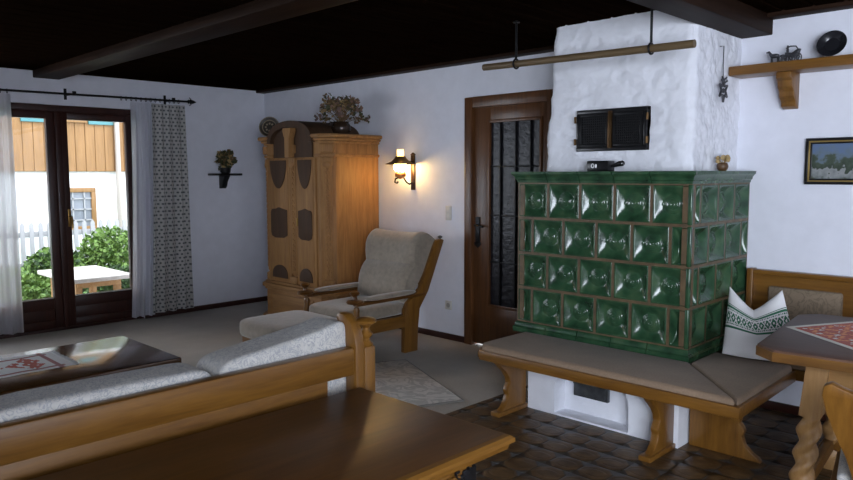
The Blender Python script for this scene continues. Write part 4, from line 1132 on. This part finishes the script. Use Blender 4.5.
# ------------------------------------------------------------------ outside
ZG = -.25
struct('terrace_ground', G().box(-10.3, XW - .30, -1, 8, ZG - .1, ZG), plain('terrace_stone', (.42, .38, .33), .8, var=.15, nscale=6))
struct('garden_ground', G().box(-18, -10.3, -4, 14, ZG - .14, ZG - .02), plain('lawn', (.10, .20, .05), .9, var=.4, nscale=30))
tt = root('terrace_table', 'low pale wooden table on the terrace outside the glass door', 'table', (-8.45, 3.02, ZG))
part('tabletop', G().box(-9.0, -7.88, 2.70, 3.36, .355, .40, .006), wood('grey', 'x', .7), tt)
for xx in (-8.8, -8.08):
    for yy in (2.82, 3.24): part('leg', G().box(xx - .035, xx + .035, yy - .035, yy + .035, ZG, .355, .006), wood('light', 'z', .6), tt)
part('apron', G().box(-8.85, -8.03, 2.80, 3.26, .28, .355, .004), wood('light', 'x', .6), tt)
rr = random.Random(9)
def bush(x, y, rx, ry, h, n, label, mis, k=.068):
    n = int(n * 1.9)
    o = root('garden_bush', label, 'bush', (x, y, ZG), group='green bushes beyond the terrace')
    g = G().tube([(x, y, ZG - .02), (x + .02, y + .02, ZG + h * .35), (x, y, ZG + h * .6)], [.04, .03, .015], 8)
    for i in range(5): g.tube([(x, y, ZG + .1 * h), (x + rr.uniform(-.6, .6) * rx, y + rr.uniform(-.6, .6) * ry, ZG + h * rr.uniform(.5, .85))], [.02, .008], 6)
    part('stems', g, plain('bark', (.10, .07, .04), .9), o)
    g = G().leaves((x, y, ZG + h * .52), (rx, ry, h * .5), n, k, rr, mis=mis, shell=.25)
    part('foliage', g, M_HEDGE, o)
bush(-9.75, 2.65, .42, .40, .58, 1200, 'low bright bush at the left, seen through the left pane', (0, 1, 1))
bush(-10.1, 3.25, .45, .40, .78, 1500, 'rounded bush behind the terrace table, partly hidden by the door centre post', (0, 1, 2))
bush(-10.2, 4.0, .48, .42, 1.0, 1700, 'tallest light green bush right of the door centre post', (0, 1, 1))
bush(-9.9, 4.75, .5, .45, .85, 1300, 'dark green bush beside the right sheer curtain', (0, 2, 0))
bush(-9.4, 3.75, .35, .35, .55, 900, 'low dark bush just behind the terrace table', (0, 2, 2))
bush(-10.5, 1.95, .4, .4, .6, 900, 'bush behind the left sheer curtain', (0, 1, 2))
fe = root('picket_fence', 'white picket fence between the garden and the neighbouring house', 'fence', (-11.6, 4.2, ZG))
FW = plain('weathered_fence_paint', (.34, .34, .35), .7)
part('rails', G().box(-11.62, -11.58, 1.5, 7.0, .12, .20, .004).box(-11.62, -11.58, 1.5, 7.0, .58, .66, .004), FW, fe)
for i in range(44):
    y = 1.55 + i * .125
    part('picket', G().prism([(y - .032, ZG), (y + .032, ZG), (y + .032, .76), (y, .81), (y - .032, .76)], 'yz', -11.58, -11.56, .003), FW, fe)
for y in (1.6, 3.72, 5.9): part('post', G().box(-11.70, -11.61, y - .05, y + .05, ZG, .95, .006), wood('grey', 'z', .8), fe)
ho = root('neighbouring_house', 'white house with wood-clad upper storey seen through the terrace door', 'house', (-14.5, 5, ZG))
HX = -13.5
part('ground_floor_wall', G().box(HX - 3, HX, -1, 12, ZG - .05, 1.58), plain('white_render', (.86, .86, .86), .9), ho)
g = G()
y = -1.2
while y < 12: g.box(HX - 3, HX + .10, y, y + .165, 1.56, 5.2, .008, seg=1); y += .17
part('wood_cladding', g, wood('clad', 'z', .6), ho)
wn = part('window', frame(G(), 0, .78, .50, 1.33, .09, 0, .08), wood('clad', 'z', .5), ho) if False else None
def house_window(y0, y1, z0, z1, xo, shut=None):
    g = G().box(xo, xo + .06, y0, y1, z1 - .08, z1, .005).box(xo, xo + .06, y0, y1, z0, z0 + .08, .005).box(xo, xo + .06, y0, y0 + .08, z0 + .08, z1 - .08, .005).box(xo, xo + .06, y1 - .08, y1, z0 + .08, z1 - .08, .005)
    w = part('window', g, wood('clad', 'z', .5), ho)
    part('pane', G().box(xo, xo + .02, y0 + .07, y1 - .07, z0 + .07, z1 - .07), plain('dim_window_glass', (.20, .22, .25), .1), w)
    gg = G()
    for i in range(1, 4): gg.box(xo + .02, xo + .05, y0 + (y1 - y0) * i / 4 - .012, y0 + (y1 - y0) * i / 4 + .012, z0 + .07, z1 - .07)
    for i in range(1, 4): gg.box(xo + .02, xo + .05, y0 + .07, y1 - .07, z0 + (z1 - z0) * i / 4 - .012, z0 + (z1 - z0) * i / 4 + .012)
    part('window_bars', gg, FW, w)
house_window(4.28, 5.08, .50, 1.27, HX)
house_window(4.35, 4.95, 2.42, 3.5, HX + .10)
for (y0, y1) in ((3.88, 4.32), (4.98, 5.42)):
    part('shutter', G().box(HX + .10, HX + .14, y0, y1, 2.40, 3.5, .006), plain('teal_shutter', (.09, .25, .27), .6), ho)
part('downpipe', G().tube([(HX + .15, 5.46, ZG), (HX + .15, 5.46, 1.5), (HX + .17, 5.46, 1.6), (HX + .17, 5.46, 5.2)], .045, 12), plain('grey_pipe', (.45, .40, .36), .5, .3), ho)
part('roof', G().prism([(HX + .9, 5.0), (HX - 1.5, 6.4), (HX - 3.9, 5.0), (HX - 1.5, 6.2)], 'xz', -2, 13), plain('roof_tiles', (.25, .09, .05), .8), ho)

# ------------------------------------------------------------------ light
w = bpy.data.worlds.new('sky'); sc.world = w; w.use_nodes = True
bg = w.node_tree.nodes['Background']; bg.inputs['Color'].default_value = (.80, .88, 1.0, 1); bg.inputs['Strength'].default_value = 5.0
def area(name, loc, rot, sx, sy, e, c):
    l = bpy.data.lights.new(name, 'AREA'); l.shape = 'RECTANGLE'; l.size = sx; l.size_y = sy; l.energy = e; l.color = c
    o = bpy.data.objects.new(name, l); COL.objects.link(o); o.location = loc; o.rotation_euler = rot; return l
area('added_light_south', (1.8, YF - .05, 1.55), (PI / 2, 0, 0), 2.55, 1.6, 270, (.80, .87, 1.0))  # added behind the camera, stands in for most of the room's daylight
area('added_light_east', (XE + .05, 1.5, 1.55), (PI / 2, 0, PI / 2), 1.75, 1.25, 8, (.85, .90, 1.0))  # weak unseen side light, added for the chest front and bench
area('added_light_west', (XW - .04, .275, 1.5), (PI / 2, 0, -PI / 2), 1.70, 1.25, 42, (.82, .89, 1.0))  # added out of view to brighten coffee table, sofa tops and carpet
bpy.data.lights['added_light_south'].spread = math.radians(166)
p = area('sky_portal', (XW - .22, 2.30, 1.1), (PI / 2, 0, -PI / 2), 1.75, 2.1, 1, (1, 1, 1)); p.cycles.is_portal = True
s = bpy.data.lights.new('sun', 'SUN'); s.energy = 1.2; s.angle = math.radians(6); s.color = (1, .95, .86)
so_ = bpy.data.objects.new('sun', s); COL.objects.link(so_)
so_.rotation_euler = Vector((-.62, -.25, -.80)).to_track_quat('-Z', 'Y').to_euler()
sc.view_settings.view_transform = 'Standard'; sc.view_settings.look = 'None'
sc.view_settings.exposure = 0.0; sc.view_settings.gamma = 1.0; sc.view_settings.use_curve_mapping = False
